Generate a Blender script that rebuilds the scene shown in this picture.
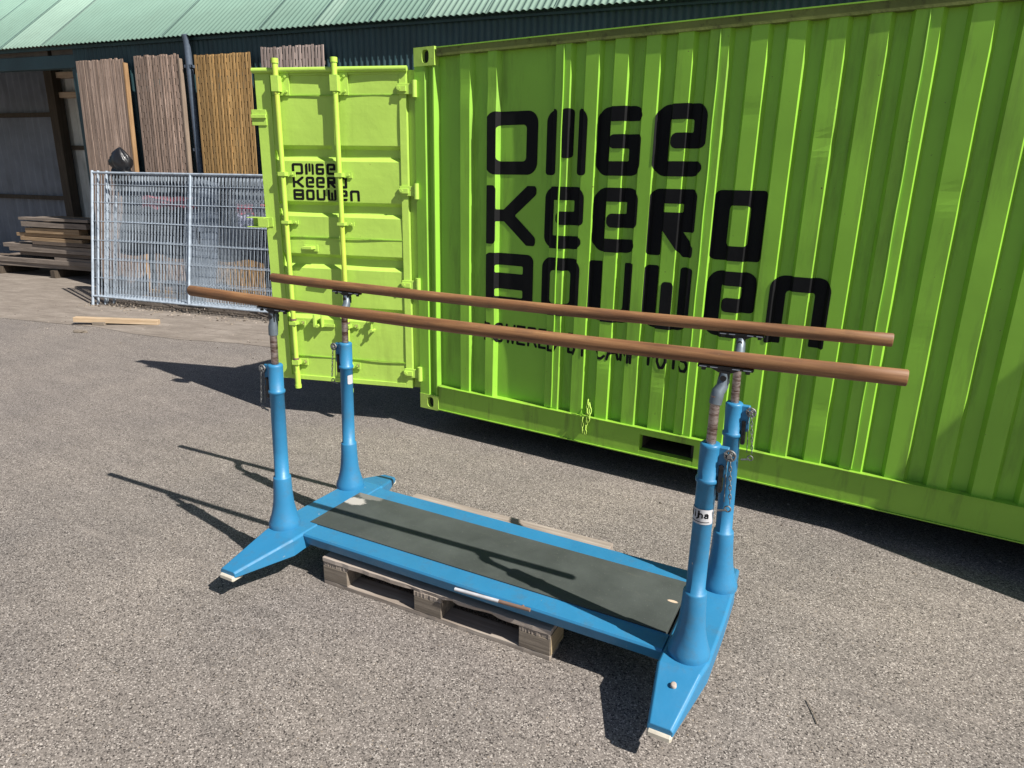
import bpy, math, random
import numpy as np
from mathutils import Vector, Matrix

random.seed(7)
for o in list(bpy.data.objects): bpy.data.objects.remove(o, do_unlink=True)
scene = bpy.context.scene
COL = scene.collection

# ------------------------------------------------------------------ camera
CAM = (3.2368, -3.9688, 1.8822); YAW = -0.5430; PITCH = 0.2873; ROLL = 0.0204; FPX = 672.47
fw = Vector((math.sin(YAW)*math.cos(PITCH), math.cos(YAW)*math.cos(PITCH), -math.sin(PITCH)))
r0 = Vector((math.cos(YAW), -math.sin(YAW), 0)); u0 = r0.cross(fw)
rr = r0*math.cos(ROLL)+u0*math.sin(ROLL); uu = -r0*math.sin(ROLL)+u0*math.cos(ROLL)
cd = bpy.data.cameras.new("camera"); cam = bpy.data.objects.new("camera", cd); COL.objects.link(cam)
M = Matrix((rr, uu, -fw)).transposed().to_4x4(); M.translation = Vector(CAM); cam.matrix_world = M
cd.sensor_width = 36; cd.lens = FPX/1024*36; cd.clip_start = 0.05; cd.clip_end = 2000
scene.camera = cam

# ------------------------------------------------------------------ light
SUNV = Vector((-0.99, 0.115, -1.0)).normalized()          # direction the light travels
TS = -SUNV
world = bpy.data.worlds.new("World"); scene.world = world; world.use_nodes = True
wn = world.node_tree; bgn = wn.nodes['Background']
sky = wn.nodes.new('ShaderNodeTexSky'); sky.sky_type = 'NISHITA'; sky.sun_disc = False
sky.sun_elevation = math.asin(TS.z); sky.sun_rotation = math.atan2(TS.x, TS.y)
wn.links.new(sky.outputs[0], bgn.inputs[0]); bgn.inputs[1].default_value = 0.05
sl = bpy.data.lights.new("sun", 'SUN'); sl.energy = 5.0; sl.angle = math.radians(0.5); sl.color = (1.0, 0.955, 0.88)
so = bpy.data.objects.new("sun", sl); so.rotation_euler = SUNV.to_track_quat('-Z', 'Y').to_euler(); COL.objects.link(so)
scene.view_settings.view_transform = 'Standard'; scene.view_settings.look = 'None'
scene.view_settings.exposure = 0.70; scene.view_settings.gamma = 1
scene.render.engine = 'CYCLES'
scene.cycles.max_bounces = 6; scene.cycles.diffuse_bounces = 2

# ------------------------------------------------------------------ materials
MATS = {}
def newmat(name):
    m = bpy.data.materials.new(name); m.use_nodes = True
    return m, m.node_tree, m.node_tree.nodes['Principled BSDF']
def nd(t, typ, **kw):
    n = t.nodes.new(typ)
    for k, v in kw.items():
        if k in n.inputs: n.inputs[k].default_value = v
        else: setattr(n, k, v)
    return n
def coords(t, scale=(1,1,1)):
    tc = t.nodes.new('ShaderNodeTexCoord'); mp = t.nodes.new('ShaderNodeMapping')
    mp.inputs['Scale'].default_value = scale
    t.links.new(tc.outputs['Object'], mp.inputs['Vector']); return mp.outputs[0]
def ramp(t, fac, stops, interp='LINEAR'):
    r = t.nodes.new('ShaderNodeValToRGB'); r.color_ramp.interpolation = interp
    e = r.color_ramp.elements
    while len(e) < len(stops): e.new(0.5)
    for i, (p, c) in enumerate(stops):
        e[i].position = p; e[i].color = (c[0], c[1], c[2], 1) if hasattr(c, '__len__') else (c, c, c, 1)
    t.links.new(fac, r.inputs[0]); return r.outputs[0]
def mix(t, fac, a, b, mode='MIX'):
    n = t.nodes.new('ShaderNodeMix'); n.data_type = 'RGBA'; n.blend_type = mode
    for sock, v in ((n.inputs[0], fac), (n.inputs[6], a), (n.inputs[7], b)):
        if hasattr(v, 'links'): t.links.new(v, sock)
        elif sock == n.inputs[0]: sock.default_value = v
        else: sock.default_value = (*v, 1)
    return n.outputs[2]
def noise(t, vec, scale, detail=4, rough=0.55):
    n = nd(t, 'ShaderNodeTexNoise', Scale=scale, Detail=detail, Roughness=rough)
    t.links.new(vec, n.inputs['Vector']); return n.outputs['Fac']
def bump(t, h, strength, dist, bsdf):
    b = nd(t, 'ShaderNodeBump', Strength=strength, Distance=dist)
    t.links.new(h, b.inputs['Height']); t.links.new(b.outputs[0], bsdf.inputs['Normal'])

def mat_paint(name, col, rough=0.4, var=0.16, dirt=(0.12, 0.09, 0.05), dirt_amt=0.35, dscale=3.0, chips=None, coat=0.0, bmp=0.12, streak=True, metal=0.0):
    """painted or plain sheet metal with uneven colour, grime patches and small chips"""
    m, t, b = newmat(name)
    v = coords(t)
    n1 = noise(t, v, 2.2, 5)
    dark = tuple(c*(1-var) for c in col); lite = tuple(min(1, c*(1+var)) for c in col)
    c = ramp(t, n1, [(0.3, dark), (0.7, lite)])
    v2 = coords(t, (dscale*2.5, dscale*2.5, dscale*(0.35 if streak else 2.5)))
    n2 = noise(t, v2, 1.6, 7, 0.7)
    f = ramp(t, n2, [(0.52, 0), (0.75, dirt_amt)])
    c = mix(t, f, c, dirt)
    if chips:
        n3 = noise(t, coords(t), 38, 3, 0.6)
        c = mix(t, ramp(t, n3, [(0.735, 0), (0.75, 1)]), c, chips)
    t.links.new(c, b.inputs['Base Color'])
    r = ramp(t, n2, [(0.3, rough*0.8), (0.8, min(1, rough*1.5))])
    t.links.new(r, b.inputs['Roughness'])
    b.inputs['Metallic'].default_value = metal
    if coat: b.inputs['Coat Weight'].default_value = coat
    bump(t, noise(t, coords(t), 9, 4), bmp, 0.02, b)
    return m
def mat_wood(name, a, b_, c_, axis='z', rough=0.8, scale=1.0, bmp=0.3, cell=None):
    m, t, b = newmat(name)
    s = {'x': (1.2, 22, 22), 'y': (22, 1.2, 22), 'z': (22, 22, 1.2)}[axis]
    v = coords(t, tuple(q*scale for q in s))
    n = noise(t, v, 1.6, 8, 0.65)
    c = ramp(t, n, [(0.28, a), (0.5, b_), (0.72, c_)])
    n2 = noise(t, coords(t), 3.1, 3)
    c = mix(t, ramp(t, n2, [(0.35, 0.0), (0.75, 0.45)]), c, tuple(q*0.6 for q in b_))
    if cell:                                   # each lath its own tone
        vc = coords(t, cell); w = t.nodes.new('ShaderNodeTexWhiteNoise'); w.noise_dimensions = '3D'
        fl = t.nodes.new('ShaderNodeVectorMath'); fl.operation = 'FLOOR'
        t.links.new(vc, fl.inputs[0]); t.links.new(fl.outputs[0], w.inputs['Vector'])
        c = mix(t, 0.75, c, ramp(t, w.outputs['Value'], [(0, 0.50), (1, 1.40)]), 'MULTIPLY')
    t.links.new(c, b.inputs['Base Color']); b.inputs['Roughness'].default_value = rough
    bump(t, n, bmp, 0.004, b)
    return m
def mat_plain(name, col, rough=0.5, metal=0.0, var=0.15, scale=20, bmp=0.1):
    m, t, b = newmat(name)
    n = noise(t, coords(t), scale, 5)
    c = ramp(t, n, [(0.3, tuple(q*(1-var) for q in col)), (0.7, tuple(min(1, q*(1+var)) for q in col))])
    t.links.new(c, b.inputs['Base Color']); b.inputs['Roughness'].default_value = rough; b.inputs['Metallic'].default_value = metal
    bump(t, n, bmp, 0.003, b)
    return m

def mat_asphalt():
    m, t, b = newmat('asphalt')
    v = coords(t)
    # slightly warped coordinates so stones are uneven
    vo = nd(t, 'ShaderNodeTexVoronoi', Scale=200.0, Randomness=1.0); t.links.new(v, vo.inputs['Vector'])
    wn_ = t.nodes.new('ShaderNodeSeparateColor'); t.links.new(vo.outputs['Color'], wn_.inputs[0])
    c = ramp(t, wn_.outputs[0], [(0.0, (0.036, 0.031, 0.029)), (0.10, (0.080, 0.070, 0.064)), (0.18, (0.172, 0.152, 0.138)), (0.60, (0.228, 0.203, 0.185)), (0.86, (0.285, 0.253, 0.230)), (0.97, (0.47, 0.43, 0.395))])
    vo2 = nd(t, 'ShaderNodeTexVoronoi', Scale=75.0); t.links.new(v, vo2.inputs['Vector'])
    sc2 = t.nodes.new('ShaderNodeSeparateColor'); t.links.new(vo2.outputs['Color'], sc2.inputs[0])
    big = ramp(t, sc2.outputs[1], [(0.0, 0), (0.93, 0), (0.94, 1)])
    near = ramp(t, vo2.outputs['Distance'], [(0.22, 1), (0.30, 0)])
    bm = mix(t, 1.0, big, near, 'MULTIPLY')
    c = mix(t, bm, c, (0.30, 0.25, 0.20))
    gap = ramp(t, vo.outputs['Distance'], [(0.35, 1.0), (0.8, 0.62)])
    c = mix(t, 1.0, c, gap, 'MULTIPLY')
    n1 = noise(t, v, 0.8, 6, 0.6); n2 = noise(t, coords(t, (1, 3.5, 1)), 2.4, 6, 0.65)
    c = mix(t, 1.0, c, ramp(t, n1, [(0.3, (0.84, 0.84, 0.85)), (0.7, (1.13, 1.11, 1.08))]), 'MULTIPLY')
    c = mix(t, 0.55, c, ramp(t, n2, [(0.3, 0.78), (0.7, 1.15)]), 'MULTIPLY')
    n3 = noise(t, coords(t, (0.55, 2.2, 1)), 1.3, 8, 0.75)
    c = mix(t, ramp(t, n3, [(0.56, 0), (0.78, 0.5)]), c, (0.30, 0.262, 0.235))
    n4 = noise(t, coords(t, (0.35, 1.7, 1)), 2.0, 7, 0.7)
    c = mix(t, ramp(t, n4, [(0.28, 0.5), (0.44, 0)]), c, (0.125, 0.112, 0.103))                      # darker worn streaks and old oil      # dust drifts
    t.links.new(c, b.inputs['Base Color']); b.inputs['Roughness'].default_value = 0.85
    b.inputs['Specular IOR Level'].default_value = 0.3
    hb = nd(t, 'ShaderNodeMath', operation='ADD'); t.links.new(vo.outputs['Distance'], hb.inputs[0]); t.links.new(noise(t, v, 60, 3), hb.inputs[1])
    bp = nd(t, 'ShaderNodeBump', Strength=0.28, Distance=0.003); bp.invert = True
    t.links.new(hb.outputs[0], bp.inputs['Height']); t.links.new(bp.outputs[0], b.inputs['Normal'])
    return m
def mat_apron():
    m, t, b = newmat('apron_concrete')
    v = coords(t)
    c = ramp(t, noise(t, coords(t, (1, 3, 1)), 1.8, 8, 0.7), [(0.3, (0.150, 0.124, 0.104)), (0.5, (0.205, 0.174, 0.147)), (0.7, (0.275, 0.238, 0.205))])
    c = mix(t, 0.6, c, ramp(t, noise(t, v, 70, 4, 0.8), [(0.3, 0.65), (0.7, 1.3)]), 'MULTIPLY')
    br = nd(t, 'ShaderNodeTexBrick', Scale=1.0); t.links.new(v, br.inputs['Vector'])
    br.inputs['Brick Width'].default_value = 0.6; br.inputs['Row Height'].default_value = 0.3; br.inputs['Mortar Size'].default_value = 0.008
    c = mix(t, ramp(t, br.outputs['Fac'], [(0.4, 0), (0.6, 0.45)]), c, (0.09, 0.075, 0.06))
    c = mix(t, ramp(t, noise(t, v, 3.3, 7, 0.75), [(0.58, 0), (0.72, 0.6)]), c, (0.10, 0.085, 0.068))
    t.links.new(c, b.inputs['Base Color']); b.inputs['Roughness'].default_value = 0.9
    bump(t, noise(t, v, 40, 5), 0.35, 0.006, b)
    return m
def mat_mat(patch):
    m, t, b = newmat('deck_rubber')
    v = coords(t)
    c = ramp(t, noise(t, v, 5, 6), [(0.3, (0.036, 0.043, 0.039)), (0.7, (0.062, 0.072, 0.066))])
    c = mix(t, ramp(t, noise(t, coords(t, (3, 10, 3)), 2.2, 8, 0.8), [(0.58, 0), (0.8, 0.5)]), c, (0.13, 0.125, 0.10))
    c = mix(t, ramp(t, noise(t, v, 90, 3), [(0.66, 0), (0.70, 0.35)]), c, (0.14, 0.14, 0.12))
    # worn patch: bare white backing with ragged border
    def blob(cx, cy, rx, ry):
        mp = t.nodes.new('ShaderNodeMapping'); tc = t.nodes.new('ShaderNodeTexCoord')
        mp.vector_type = 'POINT'; mp.inputs['Location'].default_value = (-cx/rx, -cy/ry, 0); mp.inputs['Scale'].default_value = (1/rx, 1/ry, 0)
        t.links.new(tc.outputs['Object'], mp.inputs[0])
        ln = t.nodes.new('ShaderNodeVectorMath'); ln.operation = 'LENGTH'; t.links.new(mp.outputs[0], ln.inputs[0])
        ad = nd(t, 'ShaderNodeMath', operation='MULTIPLY_ADD'); t.links.new(noise(t, v, 26, 5, 0.7), ad.inputs[0]); ad.inputs[1].default_value = 0.6; t.links.new(ln.outputs['Value'], ad.inputs[2])
        return ad.outputs[0]
    for (cx, cy, rx, ry, colr, amt) in patch:
        c = mix(t, ramp(t, blob(cx, cy, rx, ry), [(0.70, amt), (0.84, 0)]), c, colr)
    t.links.new(c, b.inputs['Base Color']); b.inputs['Roughness'].default_value = 0.75
    bump(t, noise(t, v, 120, 3), 0.3, 0.002, b)
    return m

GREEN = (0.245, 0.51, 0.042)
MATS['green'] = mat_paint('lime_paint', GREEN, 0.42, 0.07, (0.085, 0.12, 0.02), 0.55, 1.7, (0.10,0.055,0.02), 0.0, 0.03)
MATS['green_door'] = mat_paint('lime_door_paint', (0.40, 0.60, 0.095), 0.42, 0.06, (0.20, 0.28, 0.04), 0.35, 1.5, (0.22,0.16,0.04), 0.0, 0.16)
MATS['green_rail'] = mat_paint('lime_rail_dirty', GREEN, 0.55, 0.12, (0.06, 0.05, 0.03), 0.85, 2.2, None, 0.0, 0.2, False)
MATS['green_rail_low'] = mat_paint('lime_rail_low', (0.25, 0.48, 0.042), 0.5, 0.10, (0.09, 0.085, 0.03), 0.75, 2.2, (0.11,0.05,0.02), 0.0, 0.15)
MATS['green_grimy'] = mat_paint('grimy_lime_paint', (0.14,0.17,0.035), 0.7, 0.3, (0.028,0.020,0.016), 1.0, 3.5, None, 0.0, 0.3, False)
MATS['rod'] = mat_paint('rod_paint_worn', (0.42, 0.62, 0.08), 0.45, 0.10, (0.45, 0.30, 0.03), 0.75, 1.1, (0.20, 0.07, 0.02), 0.0, 0.1)
MATS['black_paint'] = mat_paint('black_lettering', (0.005, 0.005, 0.006), 0.65, 0.2, (0.02, 0.02, 0.02), 0.3, 2)
MATS['black_paint'].node_tree.nodes['Principled BSDF'].inputs['Specular IOR Level'].default_value = 0.2
MATS['black'] = mat_plain('black_plastic', (0.012, 0.012, 0.014), 0.35, 0, 0.2, 10)
MATS['dark'] = mat_plain('inside_shade', (0.02, 0.02, 0.02), 0.8)
MATS['blue'] = mat_paint('blue_enamel', (0.024, 0.172, 0.335), 0.44, 0.10, (0.055, 0.12, 0.17), 0.55, 3.2, (0.30, 0.32, 0.31), 0.0, 0.14, False)
MATS['bar'] = None
MATS['steel'] = mat_plain('galvanised_steel', (0.42, 0.45, 0.49), 0.42, 0.75, 0.2, 30)
MATS['dull_steel'] = mat_plain('dull_steel', (0.20,0.20,0.20), 0.55, 0.5, 0.3, 60)
MATS['zinc'] = mat_plain('zinc_wire', (0.37, 0.43, 0.50), 0.5, 0.15, 0.25, 12)
_m, _t, _b = newmat('worn_chrome'); _n = noise(_t, coords(_t, (6, 6, 34)), 1.7, 6, 0.8)
_t.links.new(ramp(_t, _n, [(0.36, (0.06,0.028,0.020)), (0.46, (0.20,0.14,0.12)), (0.58, (0.42,0.36,0.34)), (0.66, (0.10,0.05,0.035))]), _b.inputs['Base Color'])
_b.inputs['Metallic'].default_value = 0.75; _b.inputs['Roughness'].default_value = 0.38; MATS['chrome'] = _m
MATS['greycast'] = mat_plain('grey_cast_metal', (0.13, 0.16, 0.19), 0.45, 0.4, 0.2, 25)
MATS['pad'] = mat_plain('cream_rubber', (0.50, 0.46, 0.38), 0.7)
MATS['white'] = mat_plain('white_film', (0.50, 0.50, 0.52), 0.5)
MATS['rust'] = mat_plain('rusty_tube', (0.17, 0.105, 0.075), 0.7)
MATS['palewood'] = mat_wood('pale_wood', (0.30, 0.20, 0.12), (0.46, 0.34, 0.22), (0.56, 0.44, 0.31), 'x')
MATS['pallet'] = mat_wood('pallet_wood', (0.16, 0.13, 0.105), (0.30, 0.25, 0.21), (0.43, 0.38, 0.33), 'x', 0.85, 1.0, 0.5)
MATS['pallet_lit'] = mat_wood('pallet_lit_board', (0.24, 0.195, 0.16), (0.42, 0.355, 0.305), (0.56, 0.49, 0.43), 'x', 0.85, 1.0, 0.5)  # sunlit strip of the front board painted in as a paler tone
MATS['block'] = mat_wood('block_wood', (0.09, 0.072, 0.058), (0.20, 0.165, 0.13), (0.32, 0.27, 0.22), 'x', 0.9, 1.3, 0.6)
MATS['blockend'] = mat_wood('block_wood_pale', (0.22, 0.17, 0.10), (0.36, 0.28, 0.17), (0.44, 0.36, 0.23), 'y', 0.9, 1.3, 0.6)
MATS['shedwall'] = mat_paint('dark_teal_sheet', (0.020, 0.052, 0.060), 0.45, 0.2, (0.05, 0.07, 0.08), 0.4, 1.2, None, 0, 0.1)
MATS['shedroof'] = mat_paint('pale_green_roof', (0.235, 0.37, 0.30), 0.5, 0.06, (0.16, 0.24, 0.19), 0.35, 0.5, None, 0, 0.05)
MATS['shedroof_gleam'] = mat_paint('green_roof_reflection', (0.31, 0.45, 0.37), 0.5, 0.06, (0.2, 0.28, 0.22), 0.3, 0.5, None, 0, 0.05)
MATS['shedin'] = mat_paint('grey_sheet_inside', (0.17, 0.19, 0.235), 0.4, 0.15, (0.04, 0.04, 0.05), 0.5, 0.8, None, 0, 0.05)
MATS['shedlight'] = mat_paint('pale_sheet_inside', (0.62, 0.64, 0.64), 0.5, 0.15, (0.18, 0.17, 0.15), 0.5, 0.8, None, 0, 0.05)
MATS['beam'] = mat_wood('dark_beam', (0.03, 0.024, 0.018), (0.06, 0.045, 0.032), (0.10, 0.075, 0.055), 'z')
MATS['purlin'] = mat_wood('sunlit_purlin', (0.35, 0.25, 0.17), (0.55, 0.42, 0.31), (0.65, 0.53, 0.42), 'x')  # sunlight on the purlins painted in as a pale wood tone
MATS['pipe'] = mat_plain('blue_grey_post', (0.085, 0.11, 0.15), 0.5, 0.2)

# ------------------------------------------------------------------ mesh helpers
class MB:
    def __init__(s): s.v = []; s.f = []; s.mi = []; s.sm = []
    def add(s, vs, fs, mi=0, smooth=False):
        o = len(s.v); s.v += [tuple(p) for p in vs]
        for f in fs: s.f.append(tuple(i+o for i in f)); s.mi.append(mi); s.sm.append(smooth)
    def box(s, x0, x1, y0, y1, z0, z1, mi=0, bev=0.0):
        if bev <= 0:
            vs = [(x0,y0,z0),(x1,y0,z0),(x1,y1,z0),(x0,y1,z0),(x0,y0,z1),(x1,y0,z1),(x1,y1,z1),(x0,y1,z1)]
            s.add(vs, [(0,3,2,1),(4,5,6,7),(0,1,5,4),(1,2,6,5),(2,3,7,6),(3,0,4,7)], mi); return
        b = bev; rings = []
        def ring(z, i): return [(x0+i,y0+b if False else y0+i,z),(x1-i,y0+i,z),(x1-i,y1-i,z),(x0+i,y1-i,z)]
        # octagonal prism with chamfered top and bottom
        def oc(z, i):
            a = i; c = b
            return [(x0+c,y0+a,z),(x1-c,y0+a,z),(x1-a,y0+c,z),(x1-a,y1-c,z),(x1-c,y1-a,z),(x0+c,y1-a,z),(x0+a,y1-c,z),(x0+a,y0+c,z)]
        R = [ [(x0+b,y0+b,z0),(x1-b,y0+b,z0),(x1-b,y0+b,z0),(x1-b,y1-b,z0),(x1-b,y1-b,z0),(x0+b,y1-b,z0),(x0+b,y1-b,z0),(x0+b,y0+b,z0)],
              oc(z0+b, 0), oc(z1-b, 0),
              [(x0+b,y0+b,z1),(x1-b,y0+b,z1),(x1-b,y0+b,z1),(x1-b,y1-b,z1),(x1-b,y1-b,z1),(x0+b,y1-b,z1),(x0+b,y1-b,z1),(x0+b,y0+b,z1)] ]
        vs = R[1]+R[2]+[R[0][0],R[0][1],R[0][3],R[0][5]]+[R[3][0],R[3][1],R[3][3],R[3][5]]
        fs = [(i, (i+1)%8, 8+(i+1)%8, 8+i) for i in range(8)]
        B0 = 16; T0 = 20; mp = [0,1,1,2,2,3,3,0]
        for i in range(8):
            j = (i+1)%8
            if mp[i] == mp[j]:
                fs.append((i, B0+mp[i], j)); fs.append((8+i, 8+j, T0+mp[i]))
            else:
                fs.append((j, i, B0+mp[i], B0+mp[j])); fs.append((8+i, 8+j, T0+mp[j], T0+mp[i]))
        fs.append((B0+3,B0+2,B0+1,B0)); fs.append((T0,T0+1,T0+2,T0+3))
        s.add(vs, fs, mi)
    def tube(s, pts, rad, n=12, mi=0, caps=True, smooth=True, closed=False):
        pts = [Vector(p) for p in pts]
        if not hasattr(rad, '__len__'): rad = [rad]*len(pts)
        vs = []; m = len(pts); up = None
        for i, p in enumerate(pts):
            if closed: d = pts[(i+1)%m]-pts[i-1]
            else: d = pts[min(i+1, m-1)]-pts[max(i-1, 0)]
            d.normalize()
            if up is None:
                up = Vector((0,0,1)) if abs(d.z) < 0.9 else Vector((1,0,0))
            a = d.cross(up); a.normalize(); b = a.cross(d); up = b
            for k in range(n):
                t = 2*math.pi*k/n; vs.append(p+(a*math.cos(t)+b*math.sin(t))*rad[i])
        fs = []
        for i in range(m if closed else m-1):
            j = (i+1) % m
            for k in range(n): fs.append((i*n+k, i*n+(k+1)%n, j*n+(k+1)%n, j*n+k))
        s.add(vs, fs, mi, smooth)
        if caps and not closed:
            s.add([vs[k] for k in range(n)], [tuple(range(n))[::-1]], mi); s.add([vs[(m-1)*n+k] for k in range(n)], [tuple(range(n))], mi)
    def lathe(s, prof, cx, cy, n=32, mi=0, smooth=True):
        vs = []; m = len(prof)
        for (r, z) in prof:
            for k in range(n):
                t = 2*math.pi*k/n; vs.append((cx+r*math.cos(t), cy+r*math.sin(t), z))
        fs = [(i*n+k, i*n+(k+1)%n, (i+1)*n+(k+1)%n, (i+1)*n+k) for i in range(m-1) for k in range(n)]
        s.add(vs, fs, mi, smooth)
        s.add(vs[-n:], [tuple(range(n))], mi); s.add(vs[:n], [tuple(range(n))[::-1]], mi)
    def prism(s, poly, z0, z1, mi=0):
        n = len(poly)
        if not hasattr(z0, '__len__'): z0 = [z0]*n
        if not hasattr(z1, '__len__'): z1 = [z1]*n
        vs = [(p[0],p[1],z0[i]) for i, p in enumerate(poly)]+[(p[0],p[1],z1[i]) for i, p in enumerate(poly)]
        s.add(vs, [tuple(range(n))[::-1], tuple(range(n, 2*n))]+[(i,(i+1)%n,n+(i+1)%n,n+i) for i in range(n)], mi)
    def build(s, name, mats, parent=None, bevel=0.0, loc=None, autosmooth=False):
        me = bpy.data.meshes.new(name); me.from_pydata(s.v, [], s.f); me.update()
        if not isinstance(mats, (list, tuple)): mats = [mats]
        for m in mats: me.materials.append(MATS[m] if isinstance(m, str) else m)
        me.polygons.foreach_set('material_index', s.mi); me.polygons.foreach_set('use_smooth', s.sm)
        o = bpy.data.objects.new(name, me); COL.objects.link(o)
        if parent: o.parent = parent
        if loc: o.location = loc
        if bevel > 0:
            b = o.modifiers.new('bevel', 'BEVEL'); b.width = bevel; b.segments = 2; b.limit_method = 'ANGLE'; b.angle_limit = math.radians(40)
            b.harden_normals = False
        return o
def empty(name, loc=(0,0,0), rz=0.0, rot=None):
    o = bpy.data.objects.new(name, None); COL.objects.link(o); o.location = loc
    o.rotation_euler = rot if rot else (0,0,rz); o.empty_display_size = 0.1; return o
def tag(o, label, cat, group=None, kind=None):
    if kind: o['kind'] = kind
    if label: o['label'] = label
    if cat: o['category'] = cat
    if group: o['group'] = group
    return o
def copy_tree(o, parent=None):
    c = o.copy(); COL.objects.link(c)
    if parent: c.parent = parent
    for ch in list(o.children): copy_tree(ch, c)
    return c

# ------------------------------------------------------------------ shed frame of reference
F0 = Vector((-7.529, 1.417, 0)); UV = Vector((0.9793, 0.202, 0)).normalized(); NV = Vector((-UV.y, UV.x, 0))
SHYAW = math.atan2(UV.y, UV.x)
def W(a, b, c): return F0+UV*a+NV*b+Vector((0,0,c))
def sloc(P):
    P = Vector(P)-F0; return (P.dot(UV), P.dot(NV), P.z)

# ------------------------------------------------------------------ ground
g = MB(); g.add([(-80,-60,0),(80,-60,0),(80,90,0),(-80,90,0)], [(0,1,2,3)])
go = g.build('ground', mat_asphalt()); go['kind'] = 'structure'
g = MB()
edge = []
N = 60
for i in range(N+1):
    a = -30+46*i/N
    edge.append((a, -1.25+0.05*a*0.3+0.06*math.sin(a*1.7)+0.04*math.sin(a*5.1+1)))
vs = [(a, b, 0.004) for a, b in edge]+[(a, 9.0, 0.004) for a, b in edge]
g.add(vs, [(i, i+1, N+2+i, N+1+i) for i in range(N)])
ap = g.build('pavement', mat_apron()); ap.location = F0; ap.rotation_euler = (0,0,SHYAW); ap['kind'] = 'structure'

# ------------------------------------------------------------------ shed
DW = 1.5
def corr(mb, u0_, u1_, P, pitch, amp, mi=0, step=6, matfn=None):
    """corrugated sheet; P(u, d, end) -> point, d = offset along the normal, end = 0/1"""
    n = int((u1_-u0_)/pitch*step); vs = []
    for i in range(n+1):
        a = u0_+(u1_-u0_)*i/n; d = amp*math.cos(2*math.pi*a/pitch)
        vs.append(P(a, d, 0)); vs.append(P(a, d, 1))
    o = len(mb.v); mb.v += [tuple(p) for p in vs]
    for i in range(n):
        mb.f.append((o+2*i, o+2*i+2, o+2*i+3, o+2*i+1)); mb.sm.append(True)
        mb.mi.append(matfn(u0_+(u1_-u0_)*i/n) if matfn else mi)
shed = empty('shed', F0, SHYAW)
tag(shed, 'long dark teal corrugated shed with pale green corrugated roof and an open bay at left', 'shed')
m = MB(); corr(m, -1.45, 17, lambda a,d,e: (a, DW-d, 0.0 if e==0 else 3.99+0.006*a), 0.09, 0.012)
m.build('wall', 'shedwall', shed)
SL = math.radians(39)
def roofP(a, d, e):
    L = 0.0 if e==0 else 6.5
    return (a, 1.36+L*math.cos(SL)-d*math.sin(SL), 3.935+0.006*a+L*math.sin(SL)+d*math.cos(SL))
m = MB(); corr(m, -14, 17.5, roofP, 0.09, 0.011, matfn=lambda a: 1 if (-2.9 < a < -1.95) or (3.3 < a < 3.55) or (a > 5.0) else 0)  # lighter stripes paint in the sun's reflection on the sheets
rf = m.build('roof', ['shedroof','shedroof_gleam'], shed)
sd = rf.modifiers.new('thick','SOLIDIFY'); sd.thickness = 0.004
m = MB()   # sheet overlap seams running up the roof
for a in (-9.1,-7.2,-5.3,-3.9,-2.92,-1.94,0.6,2.4,3.3,4.2,5.0,5.9,6.8,8.4):
    p0 = Vector(roofP(a,0.018,0)); p1 = Vector(roofP(a,0.018,1)); p0.z += .002
    m.tube([p0, p1], 0.004, 5)
m.build('roof_seams', 'shedwall', rf)
m = MB()   # gutterless eave batten, lintel and frame over the open bay
m.prism([(-14,1.452),(17,1.452),(17,1.474),(-14,1.474)], [3.80,3.985,3.985,3.80], [3.87,4.055-0.06,4.055-0.06,3.87])
m.build('eave_batten', 'shedwall', shed)
m = MB(); m.box(-14, -1.46, 1.50, 1.62, 3.60, 3.80, 0); m.build('lintel', 'shedwall', shed, 0.004)
m = MB()
for a0, a1 in ((-14,-12.2),(-12,-10.2),(-10,-8.2),(-8,-6.2),(-6,-4.2),(-4.05,-2.12),(-2.02,-1.48)): m.box(a0, a1, 1.56, 1.575, 3.81, 3.99)
m.build('upper_infill', mat_paint('brown_infill_board', (0.12,0.10,0.085), 0.6, 0.2, (0.04,0.035,0.03), 0.5, 1.0), shed)
m = MB()   # posts of the open bay
m.box(-1.56, -1.46, 1.52, 1.64, 0, 3.6); m.build('corner_post', 'shedwall', shed, 0.004)
m = MB(); m.box(-5.47, -5.24, 4.0, 4.2, 0, 5.2); m.build('inner_post', 'beam', shed, 0.004)
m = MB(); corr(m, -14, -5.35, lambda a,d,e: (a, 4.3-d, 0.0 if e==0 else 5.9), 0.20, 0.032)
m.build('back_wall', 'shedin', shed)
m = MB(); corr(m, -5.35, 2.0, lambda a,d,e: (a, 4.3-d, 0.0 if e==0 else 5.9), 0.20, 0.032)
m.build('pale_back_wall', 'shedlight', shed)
m = MB()
for z in (1.35, 3.15): m.box(-14, -5.35, 4.2, 4.26, z, z+0.09)
for z in (2.45,): m.box(-5.23, 2, 4.2, 4.26, z, z+0.09)
m.build('wall_rail', 'beam', shed)
m = MB()
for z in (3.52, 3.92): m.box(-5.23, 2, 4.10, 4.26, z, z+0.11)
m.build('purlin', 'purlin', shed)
m = MB()   # side and rear closing walls so the shed is a closed volume
m.box(-14.05, -14.0, 1.5, 6.3, 0, 5.9); m.build('end_wall', 'shedin', shed)
m = MB(); m.box(17, 17.05, 1.5, 6.3, 0, 5.9); m.build('end_wall', 'shedin', shed)
# blue-grey downpipe against the wall
dp = MB(); dp.tube([(1.02, 1.40, 0.05), (1.02, 1.40, 3.80)], 0.05, 14); dp.tube([(1.02,1.40,3.80),(1.02,1.39,3.90),(1.02,1.37,3.96)], 0.05, 12)
for z in (0.8, 2.3, 3.5): dp.box(0.955, 1.085, 1.36, 1.49, z, z+0.04)
dp.build('downpipe', 'pipe', shed)

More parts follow.
